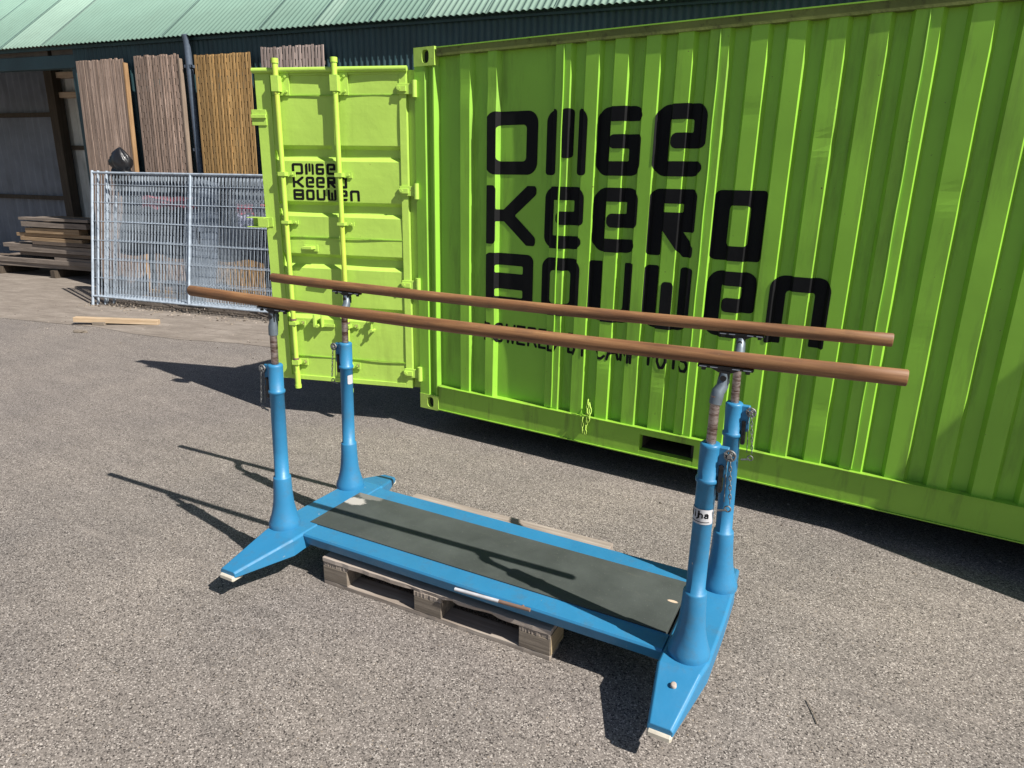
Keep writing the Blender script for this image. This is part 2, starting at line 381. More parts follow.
# ------------------------------------------------------------------ slatted timber panels leaning on the wall
def slat_panel(u0_, w, h, lath, gap, slot, per, name, label, matn, y0=1.25, side=None, topjit=0.012, zspace=0.0):
    root = empty('slatted_screen', W(u0_, y0, 0), 0, (math.radians(-1.6), 0, SHYAW))
    m = MB(); n = int((w+gap)/(lath+gap)); pitch = (w+gap)/n
    rnd = random.Random(int(u0_*100)+5)
    for i in range(n):
        x0 = i*pitch; t = h+rnd.uniform(-topjit, topjit)
        j = rnd.uniform(-.004,.004)
        m.box(x0, x0+pitch-gap, -0.02+j, -0.004+j, 0.02, t, 0)
    m.build('laths', matn, root)
    for z_ in (0.25, h*0.5, h-0.25):
        m = MB(); m.box(0.01, w-0.01, -0.002, 0.04, z_, z_+0.05); m.build('cross_batten', 'beam', root)
    m = MB()
    for i in range(n-1):
        x0 = i*pitch+pitch-gap; off = 0 if i%2 else per/2
        z = 0.03+off-per
        while z < h-0.1:
            z1 = z+per-slot*rnd.uniform(0.85,1.15)
            if z1 > 0.05: m.box(x0-0.001, x0+gap+0.001, -0.0165, -0.006, max(0.03,z), min(z1, h-0.06), 0)
            z += per
    m.build('spacers', matn, root)
    if side:
        m = MB(); m.box(w+0.002, w+0.024, -0.024, 0.050, 0.02, h-0.06); m.build('side_board', side, root)
    return tag(root, label, 'wooden screen', 'slatted timber screens leaning on the shed wall')
def mw(n_, a, b, c, cell): return mat_wood(n_, a, b, c, 'z', 0.85, 1.0, 0.4, cell)
pw1 = mw('weathered_grey_pink', (0.14,0.095,0.072), (0.31,0.225,0.18), (0.44,0.335,0.275), (18,0.01,0.001))
pw2 = mw('weathered_brown', (0.13,0.088,0.065), (0.30,0.215,0.17), (0.46,0.35,0.29), (20,0.01,0.001))
pw3 = mw('golden_brown_wood', (0.25,0.14,0.048), (0.40,0.24,0.09), (0.50,0.325,0.14), (19,0.01,0.001))
pw4 = mw('bleached_pinkish_wood', (0.22,0.16,0.14), (0.38,0.30,0.27), (0.48,0.40,0.37), (19,0.01,0.001))
slat_panel(-1.22, 0.99, 3.67, 0.042, 0.014, 0.055, 0.26, 'timber_panel', 'weathered grey-pink timber panel leftmost on the shed wall, with an orange right edge', pw1,
           side=mat_wood('orange_wood', (0.20,0.11,0.05),(0.32,0.19,0.09),(0.40,0.26,0.14),'z'))
slat_panel(0.00, 0.88, 3.69, 0.032, 0.021, 0.10, 0.19, 'timber_panel', 'weathered grey-brown slotted timber panel second from left, beside the downpipe', pw2,
           side=mat_wood('tan_wood', (0.16,0.115,0.085),(0.25,0.19,0.145),(0.34,0.26,0.2),'z'))
slat_panel(1.19, 1.02, 3.66, 0.032, 0.022, 0.10, 0.18, 'timber_panel', 'golden-brown slotted timber panel between the downpipe and the open container door', pw3, topjit=0.006)
slat_panel(2.41, 1.06, 3.71, 0.032, 0.022, 0.10, 0.18, 'timber_panel', 'bleached pinkish slotted timber panel showing above the open container door', pw4)

# ------------------------------------------------------------------ stacked site-fence panels
def fence_panel(mid):
    root = empty('fence_panel')
    L, H, r = 3.5, 2.0, 0.02
    m = MB()
    m.tube([(0,0,0),(0,0,H)], r, 10); m.tube([(L,0,0),(L,0,H)], r, 10)
    m.tube([(0.0,0,H-0.03),(L,0,H-0.03)], 0.016, 8); m.tube([(0.0,0,0.14),(L,0,0.14)], 0.016, 8)
    if mid: m.tube([(1.84,0,0.14),(1.84,0,H-0.03)], 0.018, 8)
    m.build('tube_frame', 'zinc', root)
    m = MB(); n = 58
    for i in range(1, n):
        x = L*i/n; m.tube([(x,0.004,0.14),(x,0.004,H-0.03)], 0.0027, 5, caps=False)
    for z in (0.42,0.70,0.98,1.26,1.54,1.80):
        m.tube([(0,-0.004,z),(L,-0.004,z)], 0.0032, 5, caps=False)
    m.build('wire_mesh', 'zinc', root)
    return root
FG = 'galvanised site-fence panels stacked leaning back'
fl = ['frontmost galvanised site-fence panel of the leaning stack, with a middle upright','second galvanised fence panel from the front of the leaning stack',
      'third galvanised fence panel from the front of the leaning stack','fourth galvanised fence panel, just in front of the rearmost one',
      'rearmost galvanised fence panel of the leaning stack, nearest the timber panels']
offs = [(0,0),(0.035,0.06),(0.118,0.12),(0.075,0.18),(0.155,0.24)]
fp = fence_panel(True); fp2 = fence_panel(False)
for i, (du, dn) in enumerate(offs):
    o = fp if i == 0 else (fp2 if i == 1 else copy_tree(fp2))
    o.location = W(du, dn, 0); o.rotation_euler = (math.radians(-9.5-0.35*i), 0, math.atan2(0.675,3.09)+(0,0.004,-0.003,0.006,0.001)[i])
    tag(o, fl[i], 'fence panel', FG)

# crumpled sheeting behind the fence panels
def cloth(name, u0_, u1_, z0, z1, y0, seed, matn, label, cat, amp=0.05, lean=0.168):
    rnd = random.Random(seed); nx, nz = 60, 30
    ph = [(rnd.uniform(3,16), rnd.uniform(1,9), rnd.uniform(0,6.3), rnd.uniform(.3,1)) for _ in range(9)]
    m = MB(); vs = []
    for back in (0, 1):
        for j in range(nz+1):
            for i in range(nx+1):
                a = i/nx; b = j/nz
                x = (u1_-u0_)*a; z = z0+(z1-z0)*b+0.03*math.sin(a*23+seed)*(1 if j in (0,) else 0.3)
                d = sum(w*math.sin(fx*a*(u1_-u0_)+fz*b+p) for fx,fz,p,w in ph)/5*amp
                vs.append((x, lean*z+d+back*0.004, z))
    K = (nx+1)*(nz+1); fs = []
    for j in range(nz):
        for i in range(nx):
            q = j*(nx+1)+i; fs.append((q,q+1,q+nx+2,q+nx+1)); fs.append((K+q,K+q+nx+1,K+q+nx+2,K+q+1))
    m.add(vs, fs, 0, True)
    o = m.build(name, matn); o.location = W(u0_, y0, 0); o.rotation_euler = (0,0,SHYAW)
    return tag(o, label, cat)
cloth('tarpaulin', 0.15, 3.4, 0.75, 1.93, 0.37, 3, mat_plain('black_tarp', (0.010,0.011,0.016), 0.9, 0, 0.3, 8), 'crumpled black plastic sheet tucked behind the top of the fence panels', 'tarpaulin', 0.07)
cloth('plastic_sheet', 1.45, 2.05, 0.25, 1.9, 0.335, 8, mat_plain('grey_film', (0.16,0.19,0.24), 0.3, 0, 0.4, 6), 'narrow grey-blue plastic film hanging behind the middle of the fence panels', 'plastic sheet', 0.03)
cloth('banner', 0.6, 1.75, 1.45, 1.62, 0.345, 12, mat_plain('faded_pink', (0.30,0.07,0.09), 0.6, 0, 0.5, 5), 'faded red banner strip behind the left half of the fence panels', 'banner', 0.03)
cloth('banner', 2.35, 3.2, 1.42, 1.55, 0.345, 14, mat_plain('bright_red', (0.50,0.02,0.05), 0.6, 0, 0.3, 7), 'bright red banner strip behind the fence panels beside the container door', 'banner', 0.02)
cloth('banner', 2.40, 3.0, 1.26, 1.41, 0.345, 15, mat_plain('lilac_white', (0.42,0.40,0.55), 0.6, 0, 0.2, 7), 'pale lilac banner strip just below the bright red one, beside the container door', 'banner', 0.02)
# timber bracing clutter (boards) behind the fence
gb = 'boards lying behind the fence panels'
rnd = random.Random(4)
names_b = ['lowest','second lowest','middle','second highest','highest']
for i in range(5):
    m = MB(); L = 3.0+0.1*i; m.box(0, L, 0, 0.12, 0, 0.045)
    o = m.build('board', [pw2,pw3,pw1,pw3,pw2][i], None, 0.003); o.location = W(0.35+0.07*i, 0.52+0.02*i, 0.005+0.05*i); o.rotation_euler = (0,0,SHYAW+rnd.uniform(-.01,.01))
    tag(o, '%s brown board of the low pile behind the fence panels' % names_b[i], 'board', gb)

# black bin bag slumped over the fence top
m = MB(); n, k = 28, 22; vs = []
rnd = random.Random(21); ph = [(rnd.randint(2,9), rnd.uniform(1,9), rnd.uniform(0,6.3)) for _ in range(7)]
for j in range(k+1):
    v = j/k; zz = -0.40+0.74*v
    base = float(np.interp(v, [0,.15,.35,.5,.58,.66,.78,.88,.95,1], [.03,.08,.12,.12,.085,.125,.115,.085,.045,.008]))
    for i in range(n):
        t = 2*math.pi*i/n
        r = base*(1+0.10*sum(math.sin(a*t+b*v*3+c) for a,b,c in ph)/2.2)
        vs.append((r*math.cos(t), 0.7*r*math.sin(t)-0.03, zz))
fs = [(j*n+i, j*n+(i+1)%n, (j+1)*n+(i+1)%n, (j+1)*n+i) for j in range(k) for i in range(n)]
fs += [tuple(range(n))[::-1], tuple(range(k*n, k*n+n))]
m.add(vs, fs, 0, True)
bag = m.build('plastic_bag', 'black'); bag.scale = (1.5,1.3,1.0); bag.location = W(0.33, 0.60, 1.98); bag.rotation_euler = (0.1, 0.15, SHYAW)
tag(bag, 'black plastic bag slumped over the top left corner of the fence panels', 'plastic bag')

# ------------------------------------------------------------------ timber stack in the open bay
TS_G = 'planks stacked in the open bay of the shed'
ordn = ['bottom','second','third','fourth','fifth','sixth','seventh','eighth','ninth','tenth','eleventh','top']
tones = [((0.10,0.08,0.065),(0.19,0.155,0.13),(0.30,0.25,0.21),'grey-brown'),((0.16,0.10,0.05),(0.28,0.19,0.11),(0.40,0.29,0.18),'light tan'),((0.06,0.045,0.035),(0.12,0.09,0.07),(0.18,0.14,0.11),'dark brown')]
tm = [mat_wood('plank_%d' % i, a, b, c, 'x') for i, (a,b,c,_) in enumerate(tones)]
lay = [ # (z, thickness, left end, right end, tone) per plank, front to back row
 (0.17,0.06,-5.2,-0.9,0),(0.25,0.07,-5.3,-1.6,0),(0.34,0.035,-3.1,-0.8,0),(0.40,0.05,-4.05,-0.9,2),(0.47,0.045,-4.3,-1.2,0),(0.54,0.04,-4.45,-0.9,0),
 (0.62,0.035,-3.6,-0.9,2),(0.69,0.05,-3.9,-2.2,1),(0.76,0.045,-4.05,-1.0,1),(0.83,0.05,-3.75,-2.25,1),(0.95,0.05,-3.8,-2.15,0),(1.07,0.05,-3.85,-2.0,0)]
for li, (z, th, a0, a1, tn) in enumerate(lay):
    if li+1 < len(lay): th = min(0.095, lay[li+1][0]-z-0.006)
    for row in range(3):
        m = MB(); dl = rnd.uniform(-.12,.12); L = a1-a0+dl
        if row: tn2 = (tn+row+li) % 3
        else: tn2 = tn
        m.box(0, L, 0, 0.19, 0, th)
        o = m.build('plank', tm[tn2], None, 0.002); o.location = W(a0+(0 if row == 0 else rnd.uniform(0.0,0.35)), 1.80+0.24*row+rnd.uniform(-.03,.03), z)
        o.rotation_euler = (0, rnd.uniform(-.006,.006), SHYAW+rnd.uniform(-.012,.012))
        tag(o, '%s plank in the %s layer of the bay stack, %s row' % (tones[tn2][3], ordn[li], ['front','middle','rear'][row]), 'plank', TS_G)
for i, a in enumerate((-4.7,-3.2,-1.9)):
    m = MB(); m.box(0,0.12,0,0.8,0,0.14); o = m.build('timber_block', 'beam', None, 0.004); o.location = W(a,1.74,0.006); o.rotation_euler = (0,0,SHYAW)
    tag(o, ['left','middle','right'][i]+' dark bearer block under the plank stack in the open bay', 'timber block', 'bearers under the plank stack')

# loose plank on the pavement in front of the fence
m = MB(); m.box(0, 1.06, 0, 0.09, 0, 0.062); lp = m.build('loose_plank', 'palewood', None, 0.003)
lp.location = (-6.20, 0.47, 0.045); lp.rotation_euler = (0.0, math.radians(2.2), math.atan2(0.60, 0.80))
tag(lp, 'pale loose wooden plank on the ground in front of the fence panels', 'plank')
m = MB(); m.box(0,0.16,0,0.10,0,0.04); o = m.build('wood_offcut', 'block', None, 0.003); o.location = (-6.00,0.60,0.005); o.rotation_euler=(0,0,0.5)
tag(o, 'dark wood offcut under the left end of the loose pale plank', 'wood offcut')
m = MB()
for i in range(9):
    a = rnd.uniform(0,6.28); m.add([(0.12*math.cos(i*.7)*rnd.uniform(.5,1.2), 0.05*math.sin(i*.7)*rnd.uniform(.6,1.2), 0) for i in range(9)]+[(0.10*math.cos(i*.7), 0.04*math.sin(i*.7), 0.02) for i in range(9)], [tuple(range(9,18))]+[(i,(i+1)%9,9+(i+1)%9,9+i) for i in range(9)]); break
o = m.build('bark_piece', 'block'); o.location = (-5.70,0.30,0.006); o.rotation_euler = (0,0,0.3)
tag(o, 'flat dark piece of bark on the ground before the loose plank', 'bark')

# ------------------------------------------------------------------ shipping container
CZ = 0.18; CH = 2.591; CL = 6.058; CWD = 2.438
cont = empty('shipping_container', (0,0,CZ))
tag(cont, 'lime green shipping container with large black lettering and its left door open', 'shipping container')
YO, YI = 0.013, 0.049          # outer and recessed faces of the side sheet
ribs = [(0.456,0.076),(0.667,0.067)]+[(r,w) for r,w in ((1.202,0.102),(1.39,.085),(1.575,.085),(1.766,.085),(1.951,.085),(2.147,.105),(2.345,.085),(2.53,.085),(2.717,.085),(2.904,.085),(3.116,.11),(3.323,.09),(3.523,.09),(3.724,.09))]
x = 3.924
while x < 5.85: ribs.append((round(x,3), .09)); x += 0.2
SLP = 0.020
bp = [(0.17, YI)]
for r, w in ribs: bp += [(r-w-SLP, YI), (r-w, YO), (r, YO), (r+SLP, YI)]
bp.append((CL-0.17, YI))
bp += [(x_, YI) for x_ in (0.26, 0.32, 0.76, 0.83, 0.90, 0.97, 1.03)]; bp.sort()
BX = np.array([b[0] for b in bp]); BY = np.array([b[1] for b in bp])
def side_y(X): return np.interp(X, BX, BY)
zb, zt = 0.205, CH-0.058
DENTS = [(1.60,0.62,.05,.012),(1.95,0.55,.06,.014),(2.30,2.1,.05,.010),(3.30,1.7,.06,.012),(0.9,0.7,.16,.016),(0.63,0.75,.12,.010),(2.9,0.5,.08,.01),(0.44,2.35,.09,.012),(0.62,2.3,.10,.012),(2.72,1.95,.05,.012),(1.17,0.75,.06,.012),(3.2,1.0,.09,.008),(2.6,1.3,.1,.006)]
ZS = np.linspace(zb, zt, 75)
XG, ZG = np.meshgrid(BX, ZS)
YG = np.interp(XG, BX, BY)+0.0011*np.sin(ZG*3.1+XG*7)+0.0008*np.sin(ZG*7.3+XG*13)
for dx, dz, s_, a_ in DENTS: YG = YG+0.62*a_*np.exp(-((XG-dx)**2+(ZG-dz)**2)/(s_*s_))
m = MB(); nx = len(bp)
m.add([(float(XG[j,i]), float(YG[j,i]), float(ZG[j,i])) for j in range(len(ZS)) for i in range(nx)],
      [(j*nx+i, j*nx+i+1, (j+1)*nx+i+1, (j+1)*nx+i) for j in range(len(ZS)-1) for i in range(nx-1)])
m.build('side_panel', 'green', cont)
def surf(x, z):   # bilinear lookup in the panel's own grid, so lettering hugs it
    i = int(np.clip(np.searchsorted(BX, x)-1, 0, nx-2)); j = int(np.clip(np.searchsorted(ZS, z)-1, 0, len(ZS)-2))
    a = (x-BX[i])/(BX[i+1]-BX[i]); b = (z-ZS[j])/(ZS[j+1]-ZS[j])
    return float((YG[j,i]*(1-a)+YG[j,i+1]*a)*(1-b)+(YG[j+1,i]*(1-a)+YG[j+1,i+1]*a)*b)
m = MB()
for X in (1.157, 2.098, 3.066, 4.08, 5.08):
    m.tube([(X+0.0015*math.sin(i), YO-0.003, zb+0.01+(zt-zb-0.02)*i/30) for i in range(31)], 0.0055, 6)
m.build('weld_seam', 'green', cont)
m = MB(); m.box(0.19, CL-0.17, -0.001, 0.06, CH-0.013, CH-0.006); m.box(0.19, CL-0.17, 0.003, 0.057, CH-0.062, CH-0.0131, 1); m.build('top_rail', ['green', 'green_grimy'], cont)
# bottom rail with two fork pockets
PK = [(1.825,2.185),(3.96,4.32)]; pz0, pz1 = 0.047, 0.157
m = MB(); xs = [0.178]
segs = [(0.178,PK[0][0]),(PK[0][1],PK[1][0]),(PK[1][1],CL-0.178)]
for a, b in segs: m.box(a, b, 0, 0.06, 0.012, 0.205)
for a, b in PK: m.box(a-0.0, b+0.0, 0.001, 0.06, pz1, 0.205); m.box(a, b, 0.001, 0.06, 0.012, pz0)
m.box(0.178, CL-0.178, -0.010, 0.0, 0.010, 0.017); m.box(0.178, CL-0.178, -0.015, 0.0, 0.2015, 0.2055)
m.build('bottom_rail', 'green_rail_low', cont)
for a, b in PK:
    m = MB(); d = CWD
    m.add([(a,.06,pz0),(b,.06,pz0),(b,d,pz0),(a,d,pz0),(a,.06,pz1),(b,.06,pz1),(b,d,pz1),(a,d,pz1)], [(0,1,2,3),(4,7,6,5),(0,3,7,4),(1,5,6,2),(3,2,6,7)])
    m.build('fork_pocket', 'beam', cont)  # dark colour instead of green paint stands for the shade deep inside
# corner posts and castings
def casting(parent, x0, y0, z0, sx, sy):
    """hollow corner casting with oval apertures; sx, sy = +1 towards the inside of the container"""
    m = MB(); wx, wy, wz = 0.178, 0.162, 0.118; N_ = 32
    def P(a, b, c): return (x0+sx*a, y0+sy*b, z0+c)
    def rect(t, w, h):
        c, s = math.cos(t), math.sin(t); k = min((w/2)/abs(c) if abs(c) > 1e-6 else 9, (h/2)/abs(s) if abs(s) > 1e-6 else 9); return c*k, s*k
    def oval(t, a, b): 
        c, s = math.cos(t), math.sin(t); e = 2/3.0
        return a*math.copysign(abs(c)**e, c), b*math.copysign(abs(s)**e, s)
    for face in (0, 1):
        w = wx if face == 0 else wy; vs = []
        ts = sorted([2*math.pi*i/N_ for i in range(N_)]+[math.atan2(wz*q, w*p) % (2*math.pi) for p in (-1,1) for q in (-1,1)])
        n_ = len(ts)
        oc = (0.5, 0.5)
        for t in ts:
            a, b = rect(t, w, wz); vs.append(P(w/2+a, -0.004, wz/2+b) if face == 0 else P(-0.004, w/2+a, wz/2+b))
        for t in ts:
            a, b = oval(t, 0.030, 0.042); vs.append(P(w/2+a+0.012, -0.004, wz/2+b) if face == 0 else P(-0.004, w/2+a, wz/2+b))
        for t in ts:
            a, b = oval(t, 0.030, 0.042); vs.append(P(w/2+a+0.012, 0.03, wz/2+b) if face == 0 else P(0.03, w/2+a, wz/2+b))
        fs = []
        for i in range(n_):
            j = (i+1) % n_
            fs.append((i,j,n_+j,n_+i)); fs.append((n_+i,n_+j,2*n_+j,2*n_+i))
        m.add(vs, fs)
    a = -0.004
    m.add([P(a,a,0),P(wx,a,0),P(wx,wy,0),P(a,wy,0)],[(0,1,2,3)]); m.add([P(a,a,wz),P(wx,a,wz),P(wx,wy,wz),P(a,wy,wz)],[(0,1,2,3)])
    m.add([P(wx,a,0),P(wx,wy,0),P(wx,wy,wz),P(wx,a,wz)],[(0,1,2,3)]); m.add([P(a,wy,0),P(wx,wy,0),P(wx,wy,wz),P(a,wy,wz)],[(0,1,2,3)])
    m.add([P(0.031,0.031,0.002),P(wx-.01,0.031,0.002),P(wx-.01,0.031,wz-.002),P(0.031,0.031,wz-.002)],[(0,1,2,3)],1)  # dark plates behind the apertures paint in the shade of the hollow
    m.add([P(0.031,0.031,0.002),P(0.031,wy-.01,0.002),P(0.031,wy-.01,wz-.002),P(0.031,0.031,wz-.002)],[(0,1,2,3)],1)
    return m.build('corner_casting', ['green_door','dark'], parent)
for sx, x0 in ((1,0),(-1,CL)):
    for sy, y0 in ((1,0),(-1,CWD)):
        casting(cont, x0, y0, 0, sx, sy); casting(cont, x0, y0, CH-0.118, sx, sy)
        m = MB(); prof = [(0.0,0.0),(0.088,0.0),(0.104,0.030),(0.150,0.030),(0.152,0.004),(0.163,0.004),(0.186,0.052),(0.186,0.14),(0.0,0.14)]
        pr = [(x0+sx*a, y0+sy*b) for a, b in prof]; m.prism(pr, 0.118, CH-0.118); m.build('corner_post', 'green', cont)
# remaining shell: roof, far side, ends, floor
m = MB(); m.box(0.06, CL-0.06, 0.05, CWD-0.05, CH-0.03, CH-0.014); m.build('roof', 'green_rail', cont)
m = MB(); m.box(0.17, CL-0.17, CWD-0.05, CWD-0.012, 0.012, CH-0.01); m.build('far_side', 'green', cont)
m = MB(); m.box(CL-0.05, CL-0.012, 0.15, CWD-0.15, 0.02, CH-0.01); m.build('end_wall', 'green', cont)
m = MB(); m.box(0.03, CL-0.05, 0.062, CWD-0.06, 0.165, 0.203)
for k_ in range(12): m.box(0.35+0.45*k_, 0.40+0.45*k_, 0.07, CWD-0.07, 0.03, 0.164)
m.build('floor', 'beam', cont)
m = MB(); m.box(0.01,0.11,0.16,CWD-0.16,CH-0.11,CH-0.01); m.build('door_header', 'green', cont, 0.004)
m = MB(); m.box(0.01,0.11,0.16,CWD-0.16,0.02,0.14); m.build('door_sill', 'green', cont, 0.004)
m = MB(); m.box(0.0,0.05,1.225,2.33,0.15,CH-0.12)
for y_ in (1.4, 1.9): m.tube([(-0.05,y_,0.03),(-0.05,y_,CH-0.02)], 0.017, 10)
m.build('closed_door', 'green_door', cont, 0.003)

# ------------------------------------------------------------------ lettering (strokes rasterised by marching squares, conformed to the surface)
def sbox(px, pz, cx, cz, hx, hz, r=0.03):
    dx = np.abs(px-cx)-(hx-r); dz = np.abs(pz-cz)-(hz-r)
    return np.hypot(np.maximum(dx,0), np.maximum(dz,0))+np.minimum(np.maximum(dx,dz),0)-r
def sseg(px, pz, ax, az, bx, bz, hw):
    vx, vz = bx-ax, bz-az; t = np.clip(((px-ax)*vx+(pz-az)*vz)/(vx*vx+vz*vz), 0, 1)
    return np.hypot(px-ax-t*vx, pz-az-t*vz)-hw
def bar_(px, pz, x0, x1, z0, z1, r=0.025): return sbox(px, pz, (x0+x1)/2, (z0+z1)/2, (x1-x0)/2, (z1-z0)/2, r)
U_ = lambda *a: np.minimum.reduce(a)
def glyph(ch, X, Z, x0, z0, w, h):
    """signed distance of one block letter in the box x0..x0+w, z0..z0+h (t = stroke)"""
    t = 0.088*h/0.39 if w > 0.2*h/0.39 else 0.08; t = 0.083*h/0.39
    x1, z1 = x0+w, z0+h; zm = z0+0.5*h; B = lambda a,b,c,d,r=0.02: bar_(X,Z,a,b,c,d,min(r, 0.45*min(b-a,d-c)))
    rc = 0.075*h/0.39; s = h/0.39
    box = lambda r_: bar_(X,Z,x0,x1,z0,z1,r_)
    ring = lambda r_, ri: np.maximum(bar_(X,Z,x0,x1,z0,z1,r_), -bar_(X,Z,x0+t,x1-t,z0+t,z1-t,ri))
    if ch == 'O': return ring(rc, 0.025*s)
    if ch == 'D': return ring(0.028*s, 0.02*s)
    if ch == 'M':
        tt = t*1.0
        a = np.maximum(B(x0,x0+tt*1.05,z0,z1,.02*s), bar_(X,Z,x0,x1,z0-0.1,z1,rc)); c = np.maximum(B(x1-tt*.9,x1,z0,z1,.02*s), bar_(X,Z,x0,x1,z0-0.1,z1,rc))
        return U_(a, c, B(x0+w*0.395, x0+w*0.395+t*0.9, z0+0.26*h, z1, .025*s))
    if ch == 'W':
        tt = t*1.0
        a = np.maximum(B(x0,x0+tt,z0,z1,.02*s), bar_(X,Z,x0,x1,z0,z1+0.1,rc)); c = np.maximum(B(x1-tt,x1,z0,z1,.02*s), bar_(X,Z,x0,x1,z0,z1+0.1,rc))
        return U_(a, c, B(x0+w*0.38, x0+w*0.38+t*0.9, z0, z0+0.76*h, .025*s), np.maximum(B(x0,x1,z0,z0+t*0.5,.01*s), bar_(X,Z,x0,x1,z0,z1+0.1,rc)))
    if ch == 'G': return np.maximum(U_(B(x0,x0+t,z0-.0,z1,.01*s), B(x0,x1,z1-t,z1,.035*s), B(x0,x1,z0,z0+t,.01*s), B(x0+w*.28,x1,zm-t*.48,zm+t*.48,.035*s), B(x1-t,x1,z0,zm+t*.48,.03*s)), box(rc) if False else bar_(X,Z,x0,x1+.0,z0,z1,rc*0.9))
    if ch == 'E': return np.maximum(U_(B(x0,x0+t,z0,z1,.01*s), B(x0,x1,z1-t,z1,.01*s), B(x0,x1-0.01*s,z0,z0+t,.035*s), B(x0+w*.33,x1,zm-t*.52,zm+t*.5,.035*s), B(x1-t,x1,zm-t*.5,z1,.03*s)), box(rc))
    if ch == 'K':
        hw = t*0.5
        return U_(B(x0,x0+t,z0,z1,.025*s), B(x0,x0+0.45*w,zm-hw,zm+hw*0.9,.01*s), np.maximum(sseg(X,Z,x0+.40*w,zm,x1-hw*1.0,z1-hw*.8,hw*1.05), box(.01)), np.maximum(sseg(X,Z,x0+.40*w,zm,x1-hw*1.0,z0+hw*.8,hw*1.05), box(.01)))
    if ch == 'R':
        hw = t*0.5
        return U_(np.maximum(U_(B(x0,x0+t,z0,z1,.02*s), B(x0,x1,z1-t,z1,.01*s), B(x0,x1,zm-t*.6,zm+t*.75,.01*s), B(x1-t,x1,zm-t*.5,z1,.02*s)), bar_(X,Z,x0,x1,z0-0.2,z1,0.045*s)), np.maximum(sseg(X,Z,x0+.42*w,zm-hw*.2,x1-hw*.9,z0+hw*.8,hw*1.05), box(.01)))
    if ch == 'B': return np.maximum(U_(B(x0,x0+t,z0,z1,.01*s), B(x0,x1,z1-t,z1,.01*s), B(x0,x1,z0,z0+t,.01*s), B(x0,x1,zm-t*.68,zm+t*.68,.01*s), B(x1-t*1.0,x1,z0,z1,.01*s)), bar_(X,Z,x0,x1,z0,z1,0.05*s))
    if ch == 'U': return np.maximum(np.maximum(bar_(X,Z,x0,x1,z0,z1+0.3,rc), -bar_(X,Z,x0+t,x1-t*.8,z0+t,z1+0.4,0.02*s)), bar_(X,Z,x0-.1,x1+.1,z0-.1,z1,0.005))
    if ch == 'N': return np.maximum(np.maximum(bar_(X,Z,x0,x1,z0-0.3,z1,rc), -bar_(X,Z,x0+t,x1-t,z0-0.4,z1-t,0.02*s)), bar_(X,Z,x0-.1,x1+.1,z0,z1+.1,0.005))
    return np.full_like(X, 9.0)
SEG = {'P':[(0,0,0,1),(0,1,.8,1),(.8,1,1,.75),(1,.75,.8,.5),(.8,.5,0,.5)],'O':[(.3,0,.7,0),(.7,0,1,.3),(1,.3,1,.7),(1,.7,.7,1),(.7,1,.3,1),(.3,1,0,.7),(0,.7,0,.3),(0,.3,.3,0)],
 'W':[(0,1,.2,0),(.2,0,.5,.8),(.5,.8,.8,0),(.8,0,1,1)],'E':[(0,0,0,1),(0,1,.9,1),(0,.5,.8,.5),(0,0,.9,0)],'R':[(0,0,0,1),(0,1,.8,1),(.8,1,1,.75),(1,.75,.8,.5),(.8,.5,0,.5),(.45,.5,1,0)],
 'D':[(0,0,0,1),(0,1,.6,1),(.6,1,1,.65),(1,.65,1,.35),(1,.35,.6,0),(.6,0,0,0)],'B':[(0,0,0,1),(0,1,.8,1),(.8,1,.95,.77),(.95,.77,.8,.53),(.8,.53,0,.53),(.8,.53,1,.27),(1,.27,.8,0),(.8,0,0,0)],
 'Y':[(0,1,.5,.5),(1,1,.5,.5),(.5,.5,.5,0)],'K':[(0,0,0,1),(1,1,0,.45),(.25,.6,1,0)],'A':[(0,0,.5,1),(.5,1,1,0),(.2,.35,.8,.35)],'M':[(0,0,0,1),(0,1,.5,.3),(.5,.3,1,1),(1,1,1,0)],
 'C':[(1,.85,.7,1),(.7,1,.3,1),(.3,1,0,.7),(0,.7,0,.3),(0,.3,.3,0),(.3,0,.7,0),(.7,0,1,.15)],'T':[(0,1,1,1),(.5,1,.5,0)],'S':[(1,.85,.75,1),(.75,1,.25,1),(.25,1,0,.75),(0,.75,.25,.52),(.25,.52,.75,.48),(.75,.48,1,.25),(1,.25,.75,0),(.75,0,.25,0),(.25,0,0,.15)],
 'N':[(0,0,0,1),(0,1,1,0),(1,0,1,1)],'i':[(.5,0,.5,.68),(.5,.95,.5,1.0)],'j':[(.6,.68,.6,-.1),(.6,-.1,.2,-.28),(.6,.95,.6,1.0)],'h':[(0,0,0,1),(0,.5,.5,.68),(.5,.68,.9,.5),(.9,.5,.9,0)],'a':[(.9,0,.9,.5),(.9,.5,.6,.68),(.6,.68,.15,.6),(.9,.38,.3,.38),(.3,.38,.05,.2),(.05,.2,.3,0),(.3,0,.9,.1)]}
def segword(X, Z, word, x0, z0, h, cw, pitch, hw):
    d = np.full_like(X, 9.0); x = x0
    for ch in word:
        if ch != ' ':
            for a,b,c,e in SEG[ch]: d = np.minimum(d, sseg(X, Z, x+a*cw, z0+b*h, x+c*cw, z0+e*h, hw))
        x += pitch*(0.55 if ch in ' ij' else 1.0)
    return d
